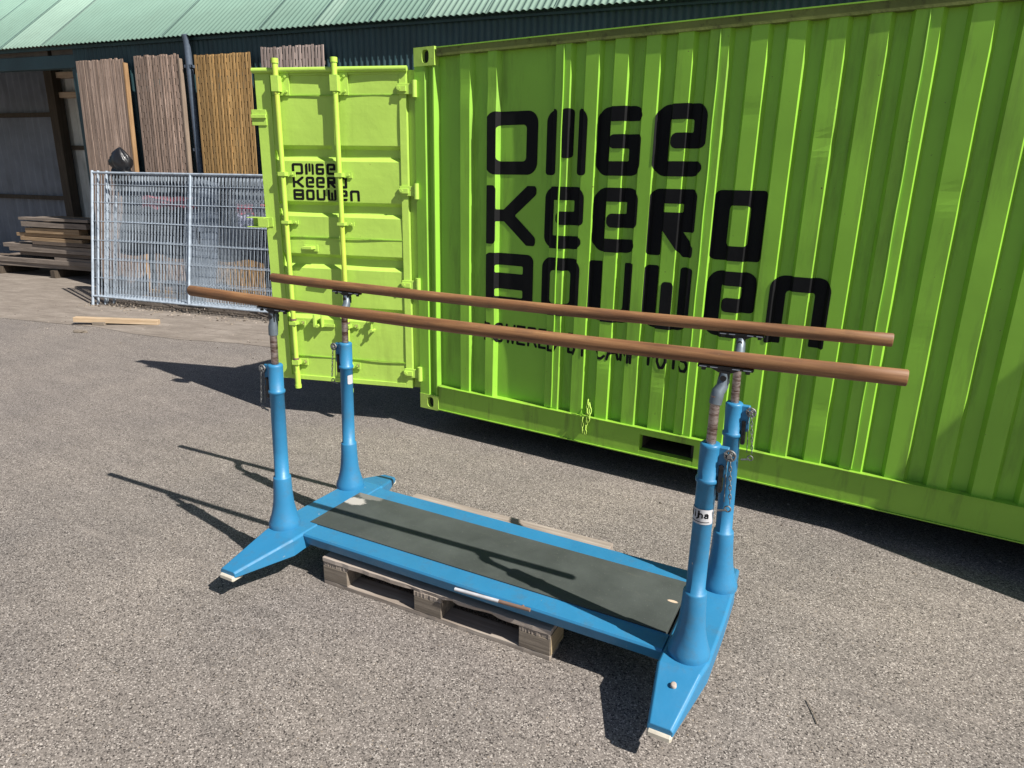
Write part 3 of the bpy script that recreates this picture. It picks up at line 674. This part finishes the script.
def decal(name, sdf, xs, zs, mapf, mat, parent):
    X, Z = np.meshgrid(xs, zs); D = sdf(X, Z)
    m = MB(); cache = {}
    def vert(x, z):
        k = (round(x,5), round(z,5))
        if k not in cache: cache[k] = len(m.v); m.v.append(tuple(mapf(x, z)))
        return cache[k]
    I, J = np.where((np.minimum.reduce([D[:-1,:-1],D[1:,:-1],D[:-1,1:],D[1:,1:]]) < 0))
    for j, i in zip(I, J):
        cs = [(xs[i],zs[j],D[j,i]),(xs[i+1],zs[j],D[j,i+1]),(xs[i+1],zs[j+1],D[j+1,i+1]),(xs[i],zs[j+1],D[j+1,i])]
        poly = []
        for k in range(4):
            a, b = cs[k], cs[(k+1)%4]
            if a[2] < 0: poly.append(vert(a[0],a[1]))
            if (a[2] < 0) != (b[2] < 0):
                t = a[2]/(a[2]-b[2]); poly.append(vert(a[0]+t*(b[0]-a[0]), a[1]+t*(b[1]-a[1])))
        poly = [p for q, p in enumerate(poly) if p != poly[q-1]]
        if len(set(poly)) >= 3: m.f.append(tuple(poly)); m.mi.append(0); m.sm.append(False)
    return m.build(name, mat, parent)
def gridlines(x0, x1, step, extra=()):
    a = list(np.arange(x0, x1+step, step)); a += [e for e in extra if x0 < e < x1]
    a = sorted(a); out = [a[0]]
    for v in a[1:]:
        if v-out[-1] > 1e-4: out.append(v)
    return out
ROWS = [('OMGE', [(0.585,.385),(1.035,.300),(1.398,.290),(1.765,.305)], 1.950-CZ, 0.395),
        ('KEERD', [(0.587,.385),(1.040,.295),(1.397,.298),(1.768,.285),(2.153,.287)], 1.490-CZ, 0.390),
        ('BOUWEN', [(0.588,.375),(1.032,.296),(1.393,.297),(1.768,.297),(2.155,.283),(2.512,.317)], 1.045-CZ, 0.385)]
def mapside(x, z): return (x, surf(x, z)-0.0022, z)
for word, cols, z0, h in ROWS:
    for ch, (x0, w) in zip(word, cols):
        decal('letter', lambda X, Z, ch=ch, x0=x0, w=w, z0=z0, h=h: glyph(ch, X, Z, x0, z0, w, h), gridlines(x0-.01, x0+w+.01, 0.008, BX), gridlines(z0-.008, z0+h+.008, 0.008), mapside, 'black_paint', cont)
def smalltext(X, Z):
    d = segword(X, Z, 'POWERED', 0.575, 0.800-CZ, 0.125, 0.064, 0.090, 0.009)
    d = np.minimum(d, segword(X, Z, 'BY', 1.255, 0.800-CZ, 0.125, 0.062, 0.09, 0.009))
    d = np.minimum(d, segword(X, Z, 'CAMP', 1.470, 0.800-CZ, 0.125, 0.062, 0.082, 0.009))
    return np.minimum(d, segword(X, Z, 'POTS', 1.825, 0.800-CZ, 0.125, 0.052, 0.070, 0.009))
decal('small_lettering', smalltext, gridlines(0.55, 2.12, 0.0045, BX), gridlines(0.78-CZ, 0.95-CZ, 0.0045), mapside, 'black_paint', cont)
# lime painted chain hanging over the bottom rail
def chain(m, pts, rl=0.014, rw=0.0035):
    pts = [Vector(p) for p in pts]
    for i in range(len(pts)-1):
        a, b = pts[i], pts[i+1]; d = (b-a); L = d.length; d.normalize()
        s_ = d.cross(Vector((0,1,0.3) if i%2 else (1,0.2,0))); s_.normalize()
        ring = []
        for k in range(10):
            t = 2*math.pi*k/10; ring.append((a+b)/2+d*math.cos(t)*L*0.62+s_*math.sin(t)*rl*0.55)
        m.tube(ring, rw, 5, closed=True)
m = MB()
chain(m, [(1.452-0.001*i, -0.016-0.003*math.sin(i), 0.33-0.031*i) for i in range(9)]); chain(m, [(1.420, -0.015, 0.20),(1.418,-0.018,0.165),(1.421,-0.017,0.13),(1.424,-0.018,0.09)])
chain(m, [(1.452,0.01,0.30),(1.462,0.002,0.27),(1.470,-0.012,0.235),(1.466,-0.016,0.20),(1.455,-0.018,0.17)])
m.build('chain', 'green_door', cont)

# ------------------------------------------------------------------ container door, swung open past a right angle
# local frame: x = distance from the hinge, y = towards the outside face, z from the container base
dx_ = Vector((-1.14,-0.40,0)).normalized()
door_rot = math.atan2(dx_.y, dx_.x)
bands = [2.135-CZ, 1.735-CZ, 1.345-CZ, 0.945-CZ]
zp = [(0.16,0.0)]
for bz in sorted(bands): zp += [(bz-0.110, 0.0), (bz-0.082, -0.036), (bz-0.026, -0.036), (bz, 0.0)]
zp.append((2.45, 0.0))
m = MB(); rnd2 = random.Random(2); nx = 24; vs = []
zz = []
for (z, y) in zp: zz.append((z,y))
dense = []
for i in range(len(zz)-1):
    n_ = max(1, int((zz[i+1][0]-zz[i][0])/0.05)) if abs(zz[i+1][1]-zz[i][1]) < 1e-6 else 1
    for k in range(n_): dense.append((zz[i][0]+(zz[i+1][0]-zz[i][0])*k/n_, zz[i][1]+(zz[i+1][1]-zz[i][1])*k/n_))
dense.append(zz[-1])
for z, y in dense:
    for i in range(nx+1):
        s_ = 0.115+(1.105-0.115)*i/nx
        b_ = 0.003*math.sin(s_*9+z*5)+0.0025*math.sin(z*11+s_*4)
        vs.append((s_, y-0.006+b_*(1 if abs(y) < 1e-6 else 0.2), z))
m.add(vs, [(j*(nx+1)+i, (j+1)*(nx+1)+i, (j+1)*(nx+1)+i+1, j*(nx+1)+i+1) for j in range(len(dense)-1) for i in range(nx)], 0, False)
m.box(0.115,1.105,-0.062,-0.056,0.16,2.45)                         # inner skin
m.box(1.105,1.225,-0.062,0.004,0.150,2.478); m.box(0.062,0.115,-0.062,0.004,0.150,2.478); m.box(-0.012,0.062,-0.062,-0.034,0.150,2.46)
m.box(0.115,1.105,-0.062,0.0035,2.43,2.4785); m.box(0.115,1.105,-0.062,0.0035,0.149,0.185)
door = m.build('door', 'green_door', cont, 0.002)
door.location = (0,0,0); door.rotation_euler = (0,0,door_rot)
m = MB(); m.tube([(0.05,0.012,2.462),(1.235,0.012,2.462)], 0.019, 10); m.build('top_bead', 'green_door', door)
m = MB()
for z in (2.476-CZ, 1.471-CZ, 0.53-CZ):
    m = MB(); m.box(0.118,1.10,-0.004,0.0025,z-0.003,z+0.003); m.build('seam_strip', 'green_rail_low', door)
for s_, nm in ((1.036,'a'),(0.580,'b')):
    m = MB()
    m.tube([(s_,0.036,2.535),(s_,0.036,2.30)], 0.021, 12); m.tube([(s_,0.036,2.30),(s_,0.036,1.0),(s_,0.036,0.10)], 0.019, 12)
    m.tube([(s_,0.036,0.22),(s_,0.036,0.09)], 0.023, 12)
    m.tube([(s_,0.036,2.537),(s_,0.036,2.505)], 0.027, 8); m.tube([(s_,0.036,0.112),(s_,0.036,0.085)], 0.027, 8)
    rod = m.build('locking_rod', 'rod', door)
    for z, hh in ((2.37,0.15),(1.75,0.04),(1.40,0.03),(0.62,0.035),(0.30,0.05)):
        m = MB(); m.box(s_-0.085, s_+0.026, 0.0, 0.010, z-hh/2, z+hh/2); m.box(s_-0.028, s_+0.028, 0.010, 0.060, z-hh/2*0.7, z+hh/2*0.7)
        for dz in ((-hh*0.33, hh*0.33) if hh > 0.1 else (0,)):
            m.tube([(s_-0.062,0.008,z+dz),(s_-0.062,0.022,z+dz)], 0.009, 8)
        m.build('rod_bracket', 'green_door', rod)
    # catch plates left on the stile
    for z in (1.92, 1.50):
        m = MB(); m.box(s_+0.015, s_+0.05, 0.0, 0.03, z, z+0.035); m.build('rod_guide', 'green_door', rod)
for z in (2.512-CZ, 1.827-CZ, 1.144-CZ, 0.454-CZ):
    m = MB(); m.box(-0.01, 0.125, 0.004, 0.016, z-0.035, z+0.035); m.box(0.055, 0.125, 0.016, 0.03, z-0.018, z+0.018)
    m.tube([(-0.004,0.016,z-0.055),(-0.004,0.016,z+0.055)], 0.019, 10); m.tube([(0.105,0.01,z),(0.105,0.036,z)], 0.011, 8)
    m.build('hinge', 'green_door', door, 0.002)
# hollow lock channel and lug on the free edge
m = MB()
m.box(1.165,1.30,0.004,0.010,1.36,1.43); m.box(1.20,1.345,-0.01,0.075,1.424,1.430); m.box(1.20,1.345,-0.01,0.075,1.355,1.361); m.box(1.20,1.345,-0.016,-0.010,1.361,1.424); m.box(1.165,1.25,0.070,0.076,1.361,1.424)
m.build('lock_channel', 'green_door', door, 0.001)
m = MB(); m.box(1.15,1.27,0.004,0.024,2.14,2.165); m.box(1.15,1.27,0.004,0.012,2.09,2.20); m.build('edge_lug', 'green_door', door, 0.002)
m = MB(); m.box(0.82,0.90,0.0,0.075,1.205,1.225); m.box(0.80,0.92,0.0,0.012,1.185,1.235); m.build('handle_rest', 'green_door', door, 0.002)
m = MB(); m.box(0.74,0.90,0.0,0.014,0.915,0.935); m.build('number_plate_holder', 'green_door', door)
m = MB(); m.box(0.70,0.92,-.001,0.01,0.60,0.625); m.box(0.845,0.862,0.0,0.05,0.60,0.70); m.box(0.79,0.80,0.0,0.04,0.60,0.70)
m.tube([(0.83,0.012,0.61),(0.83,0.05,0.61)], 0.014, 8)
m.build('handle_bracket', 'green_door', door, 0.001); m = MB()
for (s_, z) in ((0.40,0.67),(0.37,0.60),(0.355,0.69)): m.tube([(s_,-0.004,z),(s_,0.055,z)], 0.010, 8); m.box(s_-0.02,s_+0.02,0.03,0.04,z-0.008,z+0.008)
m.box(0.376,0.386,0.02,0.035,0.58,0.71)
m.build('handle_bracket', 'green_door', door, 0.001)
for s_ in (1.036,0.580):
    for z in (0.30,0.62):
        m = MB(); m.tube([(s_-0.062,0.008,z),(s_-0.062,0.020,z)], 0.012, 8); m.build('bolt', 'rust', door)
        m = MB(); m.tube([(s_,0.036,z+0.036),(s_,0.036,z+0.022)], 0.0236, 10); m.build('rod_collar', 'rust', door)
def mapdoor(x, z): return (0.985-(x-0.585)*0.2405, -0.006+0.003*math.sin((0.985-(x-0.585)*0.2405)*9+(zd(z))*5)+0.0025*math.sin(zd(z)*11+(0.985-(x-0.585)*0.2405)*4)+0.0016, zd(z))
def zd(z): return 1.745-CZ+(z-(1.045-CZ))*0.2035
def doortext(X, Z):
    d = np.full_like(X, 9.0)
    for word, cols, z0, h in ROWS:
        for ch, (x0, w) in zip(word, cols): d = np.minimum(d, glyph(ch, X, Z, x0, z0, w, h))
    return d
decal('door_lettering', doortext, gridlines(0.57, 2.85, 0.016), gridlines(1.03-CZ, 2.36-CZ, 0.016), mapdoor, 'black_paint', door)

# timber blocks under the container
for i, (x_, y_, lb) in enumerate(((0.12,0.55,'front left'),(0.12,1.7,'rear left'),(5.6,0.55,'front right'),(5.6,1.7,'rear right'))):
    m = MB(); m.box(0,0.3,0,0.3,0,CZ); o = m.build('support_block', 'beam', None, 0.004); o.location = (x_,y_,0)
    tag(o, 'dark timber block under the %s part of the green container' % lb, 'timber block', 'blocks under the container')
# unseen stand-in sheet, leaned to cast the shadow on the container's right part
m = MB(); m.box(0, 1.22, 0, 0.018, 0, 2.0); o = m.build('shadow_caster_sheet', 'palewood', None, 0.001)
o.location = (4.38,-0.405,0.0); o.rotation_euler = (-math.atan(0.19),0,0)
tag(o, 'unseen sheet standing in for the object that shades the right part of the green container', 'shadow caster')

# ------------------------------------------------------------------ pallet
pa = math.atan2(0.101,1.186)
pal = empty('pallet', (0.984,-1.974,0), pa)
tag(pal, 'weathered wooden pallet with splintered edge under the blue parallel bars', 'pallet')
rnd = random.Random(9)
def board(x0, x1, y0, y1, z0, z1, name, mat, ragged=False):
    m = MB(); n_ = 30; vs = []
    for i in range(n_+1):
        x_ = x0+(x1-x0)*i/n_; j = (rnd.uniform(-.002,.002))
        ry = 0.0
        if ragged and 0.42 < i/n_ < 0.80: ry = abs(rnd.gauss(0.008,0.008))
        vs += [(x_, y0+ry+j, z0), (x_, y1, z0), (x_, y1, z1), (x_, y0+ry*0.4+j, z1-(0.004 if ragged and ry else 0))]
    fs = []
    for i in range(n_):
        for k in range(4): fs.append((i*4+k, (i+1)*4+k, (i+1)*4+(k+1)%4, i*4+(k+1)%4))
    fs += [(0,1,2,3), (n_*4+3,n_*4+2,n_*4+1,n_*4)]
    m.add(vs, fs); return m.build(name, mat, pal, 0.0015)
for k_, (y0, w_) in enumerate(((0,.145),(.1925,.1),(.3275,.145),(.5075,.1),(.655,.145))): board(0,1.2,y0,y0+w_,0.122,0.144,'top_board','pallet_lit' if k_ == 0 else 'pallet',k_==0)
for x0 in (0,.5275,1.055):
    board(x0, x0+.145, 0.002, 0.798, 0.1, 0.1215, 'cross_board', 'pallet')
    for y0 in (0.001,.3275,.654):
        m = MB(); m.box(x0, x0+.145, y0, y0+.145, 0.022, 0.0995); m.build('pallet_block', 'block' if x0 < 1 else 'blockend' if False else 'block', pal, 0.003)
for y0, w_ in ((0.002,.1),(.35,.1),(.698,.1)): board(0.0,1.2,y0,y0+w_,0.0,0.0215,'bottom_board','pallet')
m = MB(); m.box(1.2005,1.203,0.004,0.14,0.024,0.12); m.build('pale_block_end', 'blockend', pal)
def ground_pt(px, py, z):
    d = rr*((px-512)/FPX)-uu*((py-384)/FPX)+fw; s_ = (z-CAM[2])/d.z; return Vector(CAM)+d*s_

# ------------------------------------------------------------------ parallel bars
GA = math.atan2(0.143,1.984); GC = Vector((1.735,-1.660,0))
pb = empty('parallel_bars', GC, GA)
tag(pb, 'blue gymnastics parallel bars with two long wooden rails standing on a pallet', 'parallel bars')
def gl(P):
    d = Vector(P)-GC; c, s = math.cos(GA), math.sin(GA); return Vector((d.x*c+d.y*s, -d.x*s+d.y*c, d.z))
PZ = 0.24
# cross beams ending in the four feet
def crossbeam(sgn, nv, fv, nu, fu, tz=0.146):
    """stations along v: (v, u_inner, u_outer, z_top, z_bottom); sgn -1 left, +1 right"""
    ci, co = 0.885*sgn, (1.078 if sgn < 0 else 1.045)*sgn
    L_ = lambda a, b, t: tuple(p+(q-p)*t for p, q in zip(a, b))
    tipN = (nv, nu[0], nu[1], tz, tz-0.028); tipF = (fv, fu[0], fu[1], 0.146, 0.118)
    rN = (-0.325, ci, co, 0.2385, 0.150); rF = (0.36, ci, co, 0.2385, 0.150)
    st = [tipN, L_(tipN, rN, 0.5), rN, (-0.255, ci, co+0.012*sgn, PZ, 0.155), (0.03, ci, co+0.015*sgn, PZ, 0.155), (0.30, ci, co+0.010*sgn, PZ, 0.155), rF, L_(tipF, rF, 0.5), tipF]
    m = MB(); vs = []; c = 0.009
    for v, a, b, zt_, zb_ in st:
        lo, hi = min(a,b), max(a,b)
        vs += [(lo,v,zb_),(hi,v,zb_),(hi,v,zt_-c),(hi-c,v,zt_),(lo+c,v,zt_),(lo,v,zt_-c)]
    n_ = len(st); fs = []
    for i in range(n_-1):
        for k in range(6): fs.append((i*6+k, i*6+(k+1)%6, (i+1)*6+(k+1)%6, (i+1)*6+k))
    fs += [tuple(range(6))[::-1], tuple((n_-1)*6+k for k in range(6))]
    m.add(vs, fs); o = m.build('cross_beam', 'blue', pb, 0.003)
    for v, (a, b) in ((nv, nu),(fv, fu)):
        lo, hi = min(a,b), max(a,b); s_ = -1 if v < 0 else 1
        y0, y1 = sorted((v+s_*0.012, v-s_*0.05))
        q_ = (tz if v < 0 else 0.146)-0.146
        mm = MB(); mm.box(lo+0.002, hi-0.002, y0, y1, 0.098+q_, 0.1245+q_, 0, 0.006); mm.build('foot_pad', 'pad', o)
    return o
cbl = crossbeam(-1, -0.575, 0.655, (-1.008,-1.100), (-1.02,-1.115), 0.157)
cbr = None
cbr = crossbeam(1, -0.545, 0.615, (0.918,1.006), (0.955,1.03), 0.161)
m = MB(); m.lathe([(0.011,-0.01),(0.011,0.004),(0.007,0.007),(0.003,0.007)], 0, 0, 12); fb = m.build('foot_bolt', 'pallet_lit', cbr, loc=(0.965,-0.40,0.2195)); fb.rotation_euler = (0.33,0,0)
# side rails and deck
def rail(va, vb, skirt):
    m = MB(); zt_ = PZ-0.002
    pr = [(va,zt_-0.010),(va+0.006*skirt,zt_),(vb,zt_),(vb,0.180),(va+0.020*skirt,0.176)]
    vs = [(x_,v,z) for x_ in (-0.885,0.885) for v,z in pr]; n_ = len(pr)
    m.add(vs, [tuple(range(n_)), tuple(range(n_,2*n_))[::-1]]+[(i,n_+i,n_+(i+1)%n_,(i+1)%n_) for i in range(n_)])
    return m.build('side_rail', 'blue', pb, 0.002)
rail(-0.262, -0.157, 1)
rail(0.338, 0.227, -1)
m = MB(); m.box(-0.938,0.872,-0.157,0.227,0.185,PZ+0.003); 
wp = gl(ground_pt(352,501,PZ)); ch_ = gl(ground_pt(673,602,PZ))
deckm = mat_mat([(wp.x+0.01, wp.y-0.0, 0.16, 0.085, (0.42,0.40,0.36), 0.9), (gl(ground_pt(372,496,PZ)).x, gl(ground_pt(372,496,PZ)).y, 0.19, 0.10, (0.20,0.195,0.175), 0.75), (ch_.x, ch_.y, 0.05, 0.018, (0.55,0.42,0.3), 1.0)])
m.build('deck', deckm, pb, 0.001)
m = MB()   # undercarriage bits below the frame
for sx in (-1,1):
    m = MB(); m.tube([(sx*0.84,-0.18,0.165),(sx*0.84,0.27,0.165)], 0.014, 8); m.box(sx*0.84-0.02,sx*0.84+0.02,-0.20,-0.15,0.140,0.172)
    m.build('transport_axle', 'greycast', pb)

def on_rail(px, py, v):
    lo, hi = 0.05, 0.35
    for _ in range(40):
        z = (lo+hi)/2
        if gl(ground_pt(px, py, z)).y > v: lo = z
        else: hi = z
    return gl(ground_pt(px, py, z))
lA, lB = on_rail(455,589,-0.268), on_rail(530,610,-0.268)
m = MB(); m.tube([lA, lA.lerp(lB,0.6)], 0.0075, 12, 0); m.tube([lA.lerp(lB,0.6), lB], 0.0076, 12, 1)
m.tube([lA.lerp(lB,0.9), lA.lerp(lB,0.9)+Vector((0,0.05,0.0))], 0.008, 8, 1)
lev = m.build('transport_lever', ['white', 'rust'], pb); lev['label'] = 'short white and rusty metal lever along the near side rail'

SAG = 0.016
def barline(front, u):
    A, B = (Vector((0.215,-2.001,1.362)), Vector((3.247,-1.741,1.362))) if front else (Vector((0.139,-1.450,1.362)), Vector((3.181,-1.168,1.362)))
    a, b = gl(A), gl(B); t = (u-a.x)/(b.x-a.x); return a.lerp(b, t)-Vector((0,0,SAG*math.sin(math.pi*min(1,max(0,t)))))
def wood_bar_mat():
    m, t, b = newmat('bar_wood')
    v = coords(t, (1.6, 30, 30)); n = noise(t, v, 1.5, 8, 0.65)
    c = ramp(t, n, [(0.28, (0.095,0.040,0.016)), (0.5, (0.215,0.100,0.040)), (0.72, (0.34,0.185,0.080))])
    c = mix(t, ramp(t, noise(t, coords(t,(4,10,10)), 3, 6, 0.7), [(0.5,0),(0.75,0.5)]), c, (0.10,0.055,0.035))
    c = mix(t, ramp(t, noise(t, coords(t,(10,60,60)), 4, 4, 0.7), [(0.66,0),(0.74,0.7)]), c, (0.42,0.27,0.18))
    t.links.new(c, b.inputs['Base Color']); b.inputs['Roughness'].default_value = 0.6; bump(t, n, 0.35, 0.003, b); return m
bwm = wood_bar_mat(); bend = mat_plain('bar_end_grain', (0.30,0.21,0.13), 0.8)
def wooden_bar(front):
    A, B = barline(front, -1e9), None
    a = gl((0.215,-2.001,1.362)) if front else gl((0.139,-1.450,1.362)); b = gl((3.247,-1.741,1.362)) if front else gl((3.181,-1.168,1.362))
    d = (b-a).normalized(); s_ = Vector((0,0,1)).cross(d); m = MB(); n_ = 20; prof = []
    for k in range(n_):
        t = 2*math.pi*k/n_; prof.append((0.0205*math.cos(t), 0.0245*math.sin(t) + (0.002 if math.sin(t) > 0 else 0)))
    N_ = 40; vs = []
    L = (b-a).length
    for i in range(N_+1):
        t = i/N_; p = a.lerp(b, t); k_ = 1.0
        p = p + Vector((0,0,-SAG*math.sin(math.pi*t)))
        if i in (0, N_): k_ = 0.86
        if i == 1: p = a+d*0.006+Vector((0,0,0)) 
        if i == N_-1: p = b-d*0.004
        for (y_, z_) in prof: vs.append(p+s_*y_*k_+Vector((0,0,z_*k_)))
    fs = [(i*n_+k, i*n_+(k+1)%n_, (i+1)*n_+(k+1)%n_, (i+1)*n_+k) for i in range(N_) for k in range(n_)]
    m.add(vs, fs, 0, True); m.add(vs[:n_], [tuple(range(n_))], 0); m.add(vs[-n_:], [tuple(range(n_))[::-1]], 1)
    return m.build('wooden_bar', [bwm, bend], pb)
wooden_bar(True); wooden_bar(False)

def ring_pts(c, r, n_, ax):
    out = []
    for k in range(n_):
        t = 2*math.pi*k/n_
        out.append(c+Vector((r*math.cos(t),0,r*math.sin(t))) if ax == 'y' else c+Vector((0,r*math.cos(t),r*math.sin(t))))
    return out
def post(P, front, k_, db):
    made = []
    p = gl(P); cx, cy = p.x, p.y; sg = -1 if cx < 0 else 1
    m = MB()
    prof = [(0.076,PZ-0.002),(0.0765,PZ+0.010),(0.074,PZ+0.022),(0.066,PZ+0.045),(0.058,PZ+0.075),(0.051,PZ+0.11),(0.047,PZ+0.15),(0.044,PZ+0.20),(0.042,PZ+0.255),(0.0405,PZ+0.262),(0.034,PZ+0.264),
            (0.0335,PZ+0.40),(0.033,0.926),(0.0375,0.929),(0.039,0.936),(0.0375,0.943),(0.0335,0.946),(0.034,1.055),(0.0345,1.062),(0.030,1.068),(0.019,1.068)]
    m.lathe(prof, cx, cy, 40)
    # clamp housing on the outer side
    m.box(min(cx+sg*0.028, cx+sg*0.062), max(cx+sg*0.028, cx+sg*0.062), cy-0.011, cy+0.011, 0.955, 1.062, 0, 0.003)
    po = m.build('post', 'blue', pb)
    # inner tube
    cb_ = cx+db; b = barline(front, cb_)
    m = MB(); m.tube([(cx,cy,1.0),(cx,cy,1.235)], 0.0165, 20)
    for z in (1.085,1.115,1.145,1.175,1.205): m.tube([(cx,cy,z),(cx,cy,z+0.002)], 0.0172, 20)
    made.append(m.build('inner_tube', 'chrome', pb))
    # articulated head
    off = Vector((b.x-k_*(1.305-PZ), b.y, 0))-Vector((cx,cy,0)); k1 = Vector((cx,cy,1.205)); k2 = Vector((cx,cy,1.245))+off*0.25; k3 = Vector((cx,cy,1.262))+off*0.8; k4 = Vector((cx,cy,1.305))+off
    m = MB(); m.tube([k1, k1.lerp(k2,0.6), k2, k3, k4], [0.0205,0.0215,0.0215,0.020,0.018], 16); made.append(m.build('swivel_head', 'greycast', pb))
    m = MB()
    bd = (barline(front, cx+0.5)-barline(front, cx-0.5)).normalized()
    q0 = barline(front, cb_)
    for (l0, l1, zz0, zz1, hw) in ((-0.088,0.088,-0.034,-0.0245,0.013),(-0.045,0.045,-0.046,-0.034,0.010)):
        s_ = Vector((0,0,1)).cross(bd); vs = []
        for z_ in (zz0, zz1):
            for (l, w_) in ((l0,-hw),(l1,-hw),(l1,hw),(l0,hw)):
                if zz0 < -0.04 and z_ == zz0: l *= 0.45
                vs.append(q0+bd*l+s_*w_+Vector((0,0,z_)))
        m.add(vs, [(0,3,2,1),(4,5,6,7),(0,1,5,4),(1,2,6,5),(2,3,7,6),(3,0,4,7)])
    m.tube([q0+Vector((0,-0.024,-0.062)), q0+Vector((0,0.024,-0.062))], 0.010, 10)
    m.box(q0.x-0.016, q0.x+0.016, q0.y-0.015, q0.y+0.015, q0.z-0.085, q0.z-0.040)
    for l in (-0.07,0.07): m.tube([q0+bd*l+Vector((0,0,-0.044)), q0+bd*l+Vector((0,0,-0.03))], 0.008, 8)
    m.build('bar_bracket', 'black', pb)
    m = MB()
    for l in (-0.07,-0.035,0.035,0.07): 
        s_ = Vector((0,0,1)).cross(bd)
        m.tube([q0+bd*(l-0.012)-s_*0.0136+Vector((0,0,-0.030)), q0+bd*(l+0.012)-s_*0.0136+Vector((0,0,-0.030))], 0.0022, 6)
    m.build('bracket_screws', 'steel', pb)
    # clamp knob with its hanging chain and lever
    kx = cx+sg*0.068; m = MB()
    kc = Vector((kx, cy-0.016, 1.040))
    m.tube(ring_pts(kc, 0.017, 16, 'y'), 0.0042, 6, closed=True)
    for k in range(5):
        t = 2*math.pi*k/5+0.3; m.tube([kc, kc+Vector((0.020*math.cos(t),0,0.020*math.sin(t)))], 0.0042, 6)
    m.tube([kc+Vector((0,-0.012,0)), kc+Vector((0,0.03,0))], 0.0075, 10)
    kn = m.build('clamp_knob', 'dull_steel', pb)
    m = MB()
    pts = [kc+Vector((sg*(0.004+0.0015*i),-0.002,-0.020-0.0165*i)) for i in range(10)]
    chain(m, pts, 0.0075, 0.0017)
    pts = [kc+Vector((-sg*0.008+sg*0.0006*i,0.002,-0.020-0.0165*i)) for i in range(10)]
    m.tube(pts, 0.0017, 5)
    m.tube(ring_pts(kc+Vector((sg*0.012,0,-0.190)), 0.010, 12, 'y'), 0.0028, 5, closed=True)
    m.tube([kc+Vector((sg*0.01,0,-0.195)), kc+Vector((-sg*0.022,0,-0.203))], 0.004, 6)
    made += [po, kn, m.build('locking_chain', 'dull_steel', kn)]
    m = MB(); m.box(min(cx+sg*0.036,cx+sg*0.052), max(cx+sg*0.036,cx+sg*0.052), cy-0.017, cy+0.017, 0.900, 1.000, 0, 0.003)
    m.tube([(cx+sg*0.044,cy-0.020,0.995),(cx+sg*0.044,cy+0.02,0.995)], 0.007, 8)
    made.append(m.build('clamp_lever', 'black', pb))
    for o_ in made:
        for v_ in o_.data.vertices: v_.co.x += k_*max(0.0, v_.co.z-PZ)
    return po, (cx, cy)
pFL, _ = post((0.722,-1.966,0), True, 0.028, 0.030)
pRL, cRL = post((0.669,-1.459,0), False, 0.022, -0.005)
pFR, cFR = post((2.724,-1.816,0), True, -0.004, 0.012)
pRR, _ = post((2.700,-1.3105,0), False, -0.030, -0.042)
# maker's sticker wrapped on the near right post
cx, cy = cFR; R_ = 0.0342
ang0 = math.atan2(CAM[1]-(-1.816), CAM[0]-2.724)-GA-0.55
def mapst(dr):
    return lambda x, z: (cx-0.004*(z-PZ)+(R_+dr)*math.cos(ang0+x/R_), cy+(R_+dr)*math.sin(ang0+x/R_), z)
st = decal('sticker', lambda X, Z: bar_(X, Z, -0.045, 0.058, 0.780, 0.835, 0.004), gridlines(-0.05,0.063,0.004), gridlines(0.775,0.84,0.004), mapst(0.0008), 'white', pFR)
decal('sticker_lettering', lambda X, Z: np.minimum(segword(X, Z, 'Nijha', -0.034, 0.805, 0.022, 0.013, 0.0185, 0.0024), sbox(X, Z, 0.008, 0.789, 0.034, 0.0012, 0.001)), gridlines(-0.045,0.058,0.0015), gridlines(0.783,0.833,0.0015), mapst(0.0014), 'black_paint', st)
cx, cy = cRL
ang1 = -GA-0.2
decal('sticker', lambda X, Z: bar_(X, Z, -0.015, 0.02, 0.845, 0.895, 0.003), gridlines(-0.02,0.025,0.005), gridlines(0.84,0.90,0.005), lambda x, z: (cRL[0]+0.022*(z-PZ)+(0.0345)*math.cos(ang1+x/R_), cRL[1]+0.0345*math.sin(ang1+x/R_), z), 'white', pRL)

# a dry twig on the asphalt
m = MB(); tw = ground_pt(806,700,0.004); tw2 = ground_pt(817,724,0.004)
m.tube([Vector((0,0,0)), (tw2-tw)*0.5+Vector((0.004,0.002,0.002)), tw2-tw], 0.0022, 5)
o = m.build('twig', 'block'); o.location = tw
tag(o, 'thin dark twig on the asphalt at the lower right', 'twig')

# loose grit, bark crumbs and dead leaves gathered along the container, the fence and the shed
m = MB(); rnd = random.Random(77)
def crumb(p, r):
    vs = []
    for k in range(5):
        t = 2*math.pi*k/5+rnd.uniform(-.4,.4); vs.append((p[0]+r*rnd.uniform(.6,1.2)*math.cos(t), p[1]+r*rnd.uniform(.5,1.1)*math.sin(t), p[2]))
    vs.append((p[0], p[1], p[2]+r*rnd.uniform(.4,.9)))
    m.add(vs, [(k,(k+1)%5,5) for k in range(5)], rnd.choice((0,0,1,2)))
for _ in range(420):
    a = rnd.uniform(-0.2, 3.6); p = W(a, rnd.gauss(0.12, 0.16), 0.004); crumb(p, rnd.uniform(0.008, 0.03))
for _ in range(260):
    a = rnd.uniform(-4.5, 5.5); p = W(a, rnd.gauss(-0.9, 0.5), 0.004); crumb(p, rnd.uniform(0.004, 0.014))
for _ in range(200):
    crumb((rnd.uniform(-0.5, 5.5), rnd.gauss(0.05, 0.22), 0.0), rnd.uniform(0.004, 0.012))
for _ in range(90):
    crumb((rnd.uniform(-3.0, 4.0), rnd.uniform(-3.2, 0.0), 0.0), rnd.uniform(0.0025, 0.006))
gr = m.build('ground_litter', ['block', 'pallet', 'beam']); gr['kind'] = 'stuff'
gr['label'] = 'scattered grit, bark crumbs and dead leaves on the ground along the fence and container'; gr['category'] = 'litter'
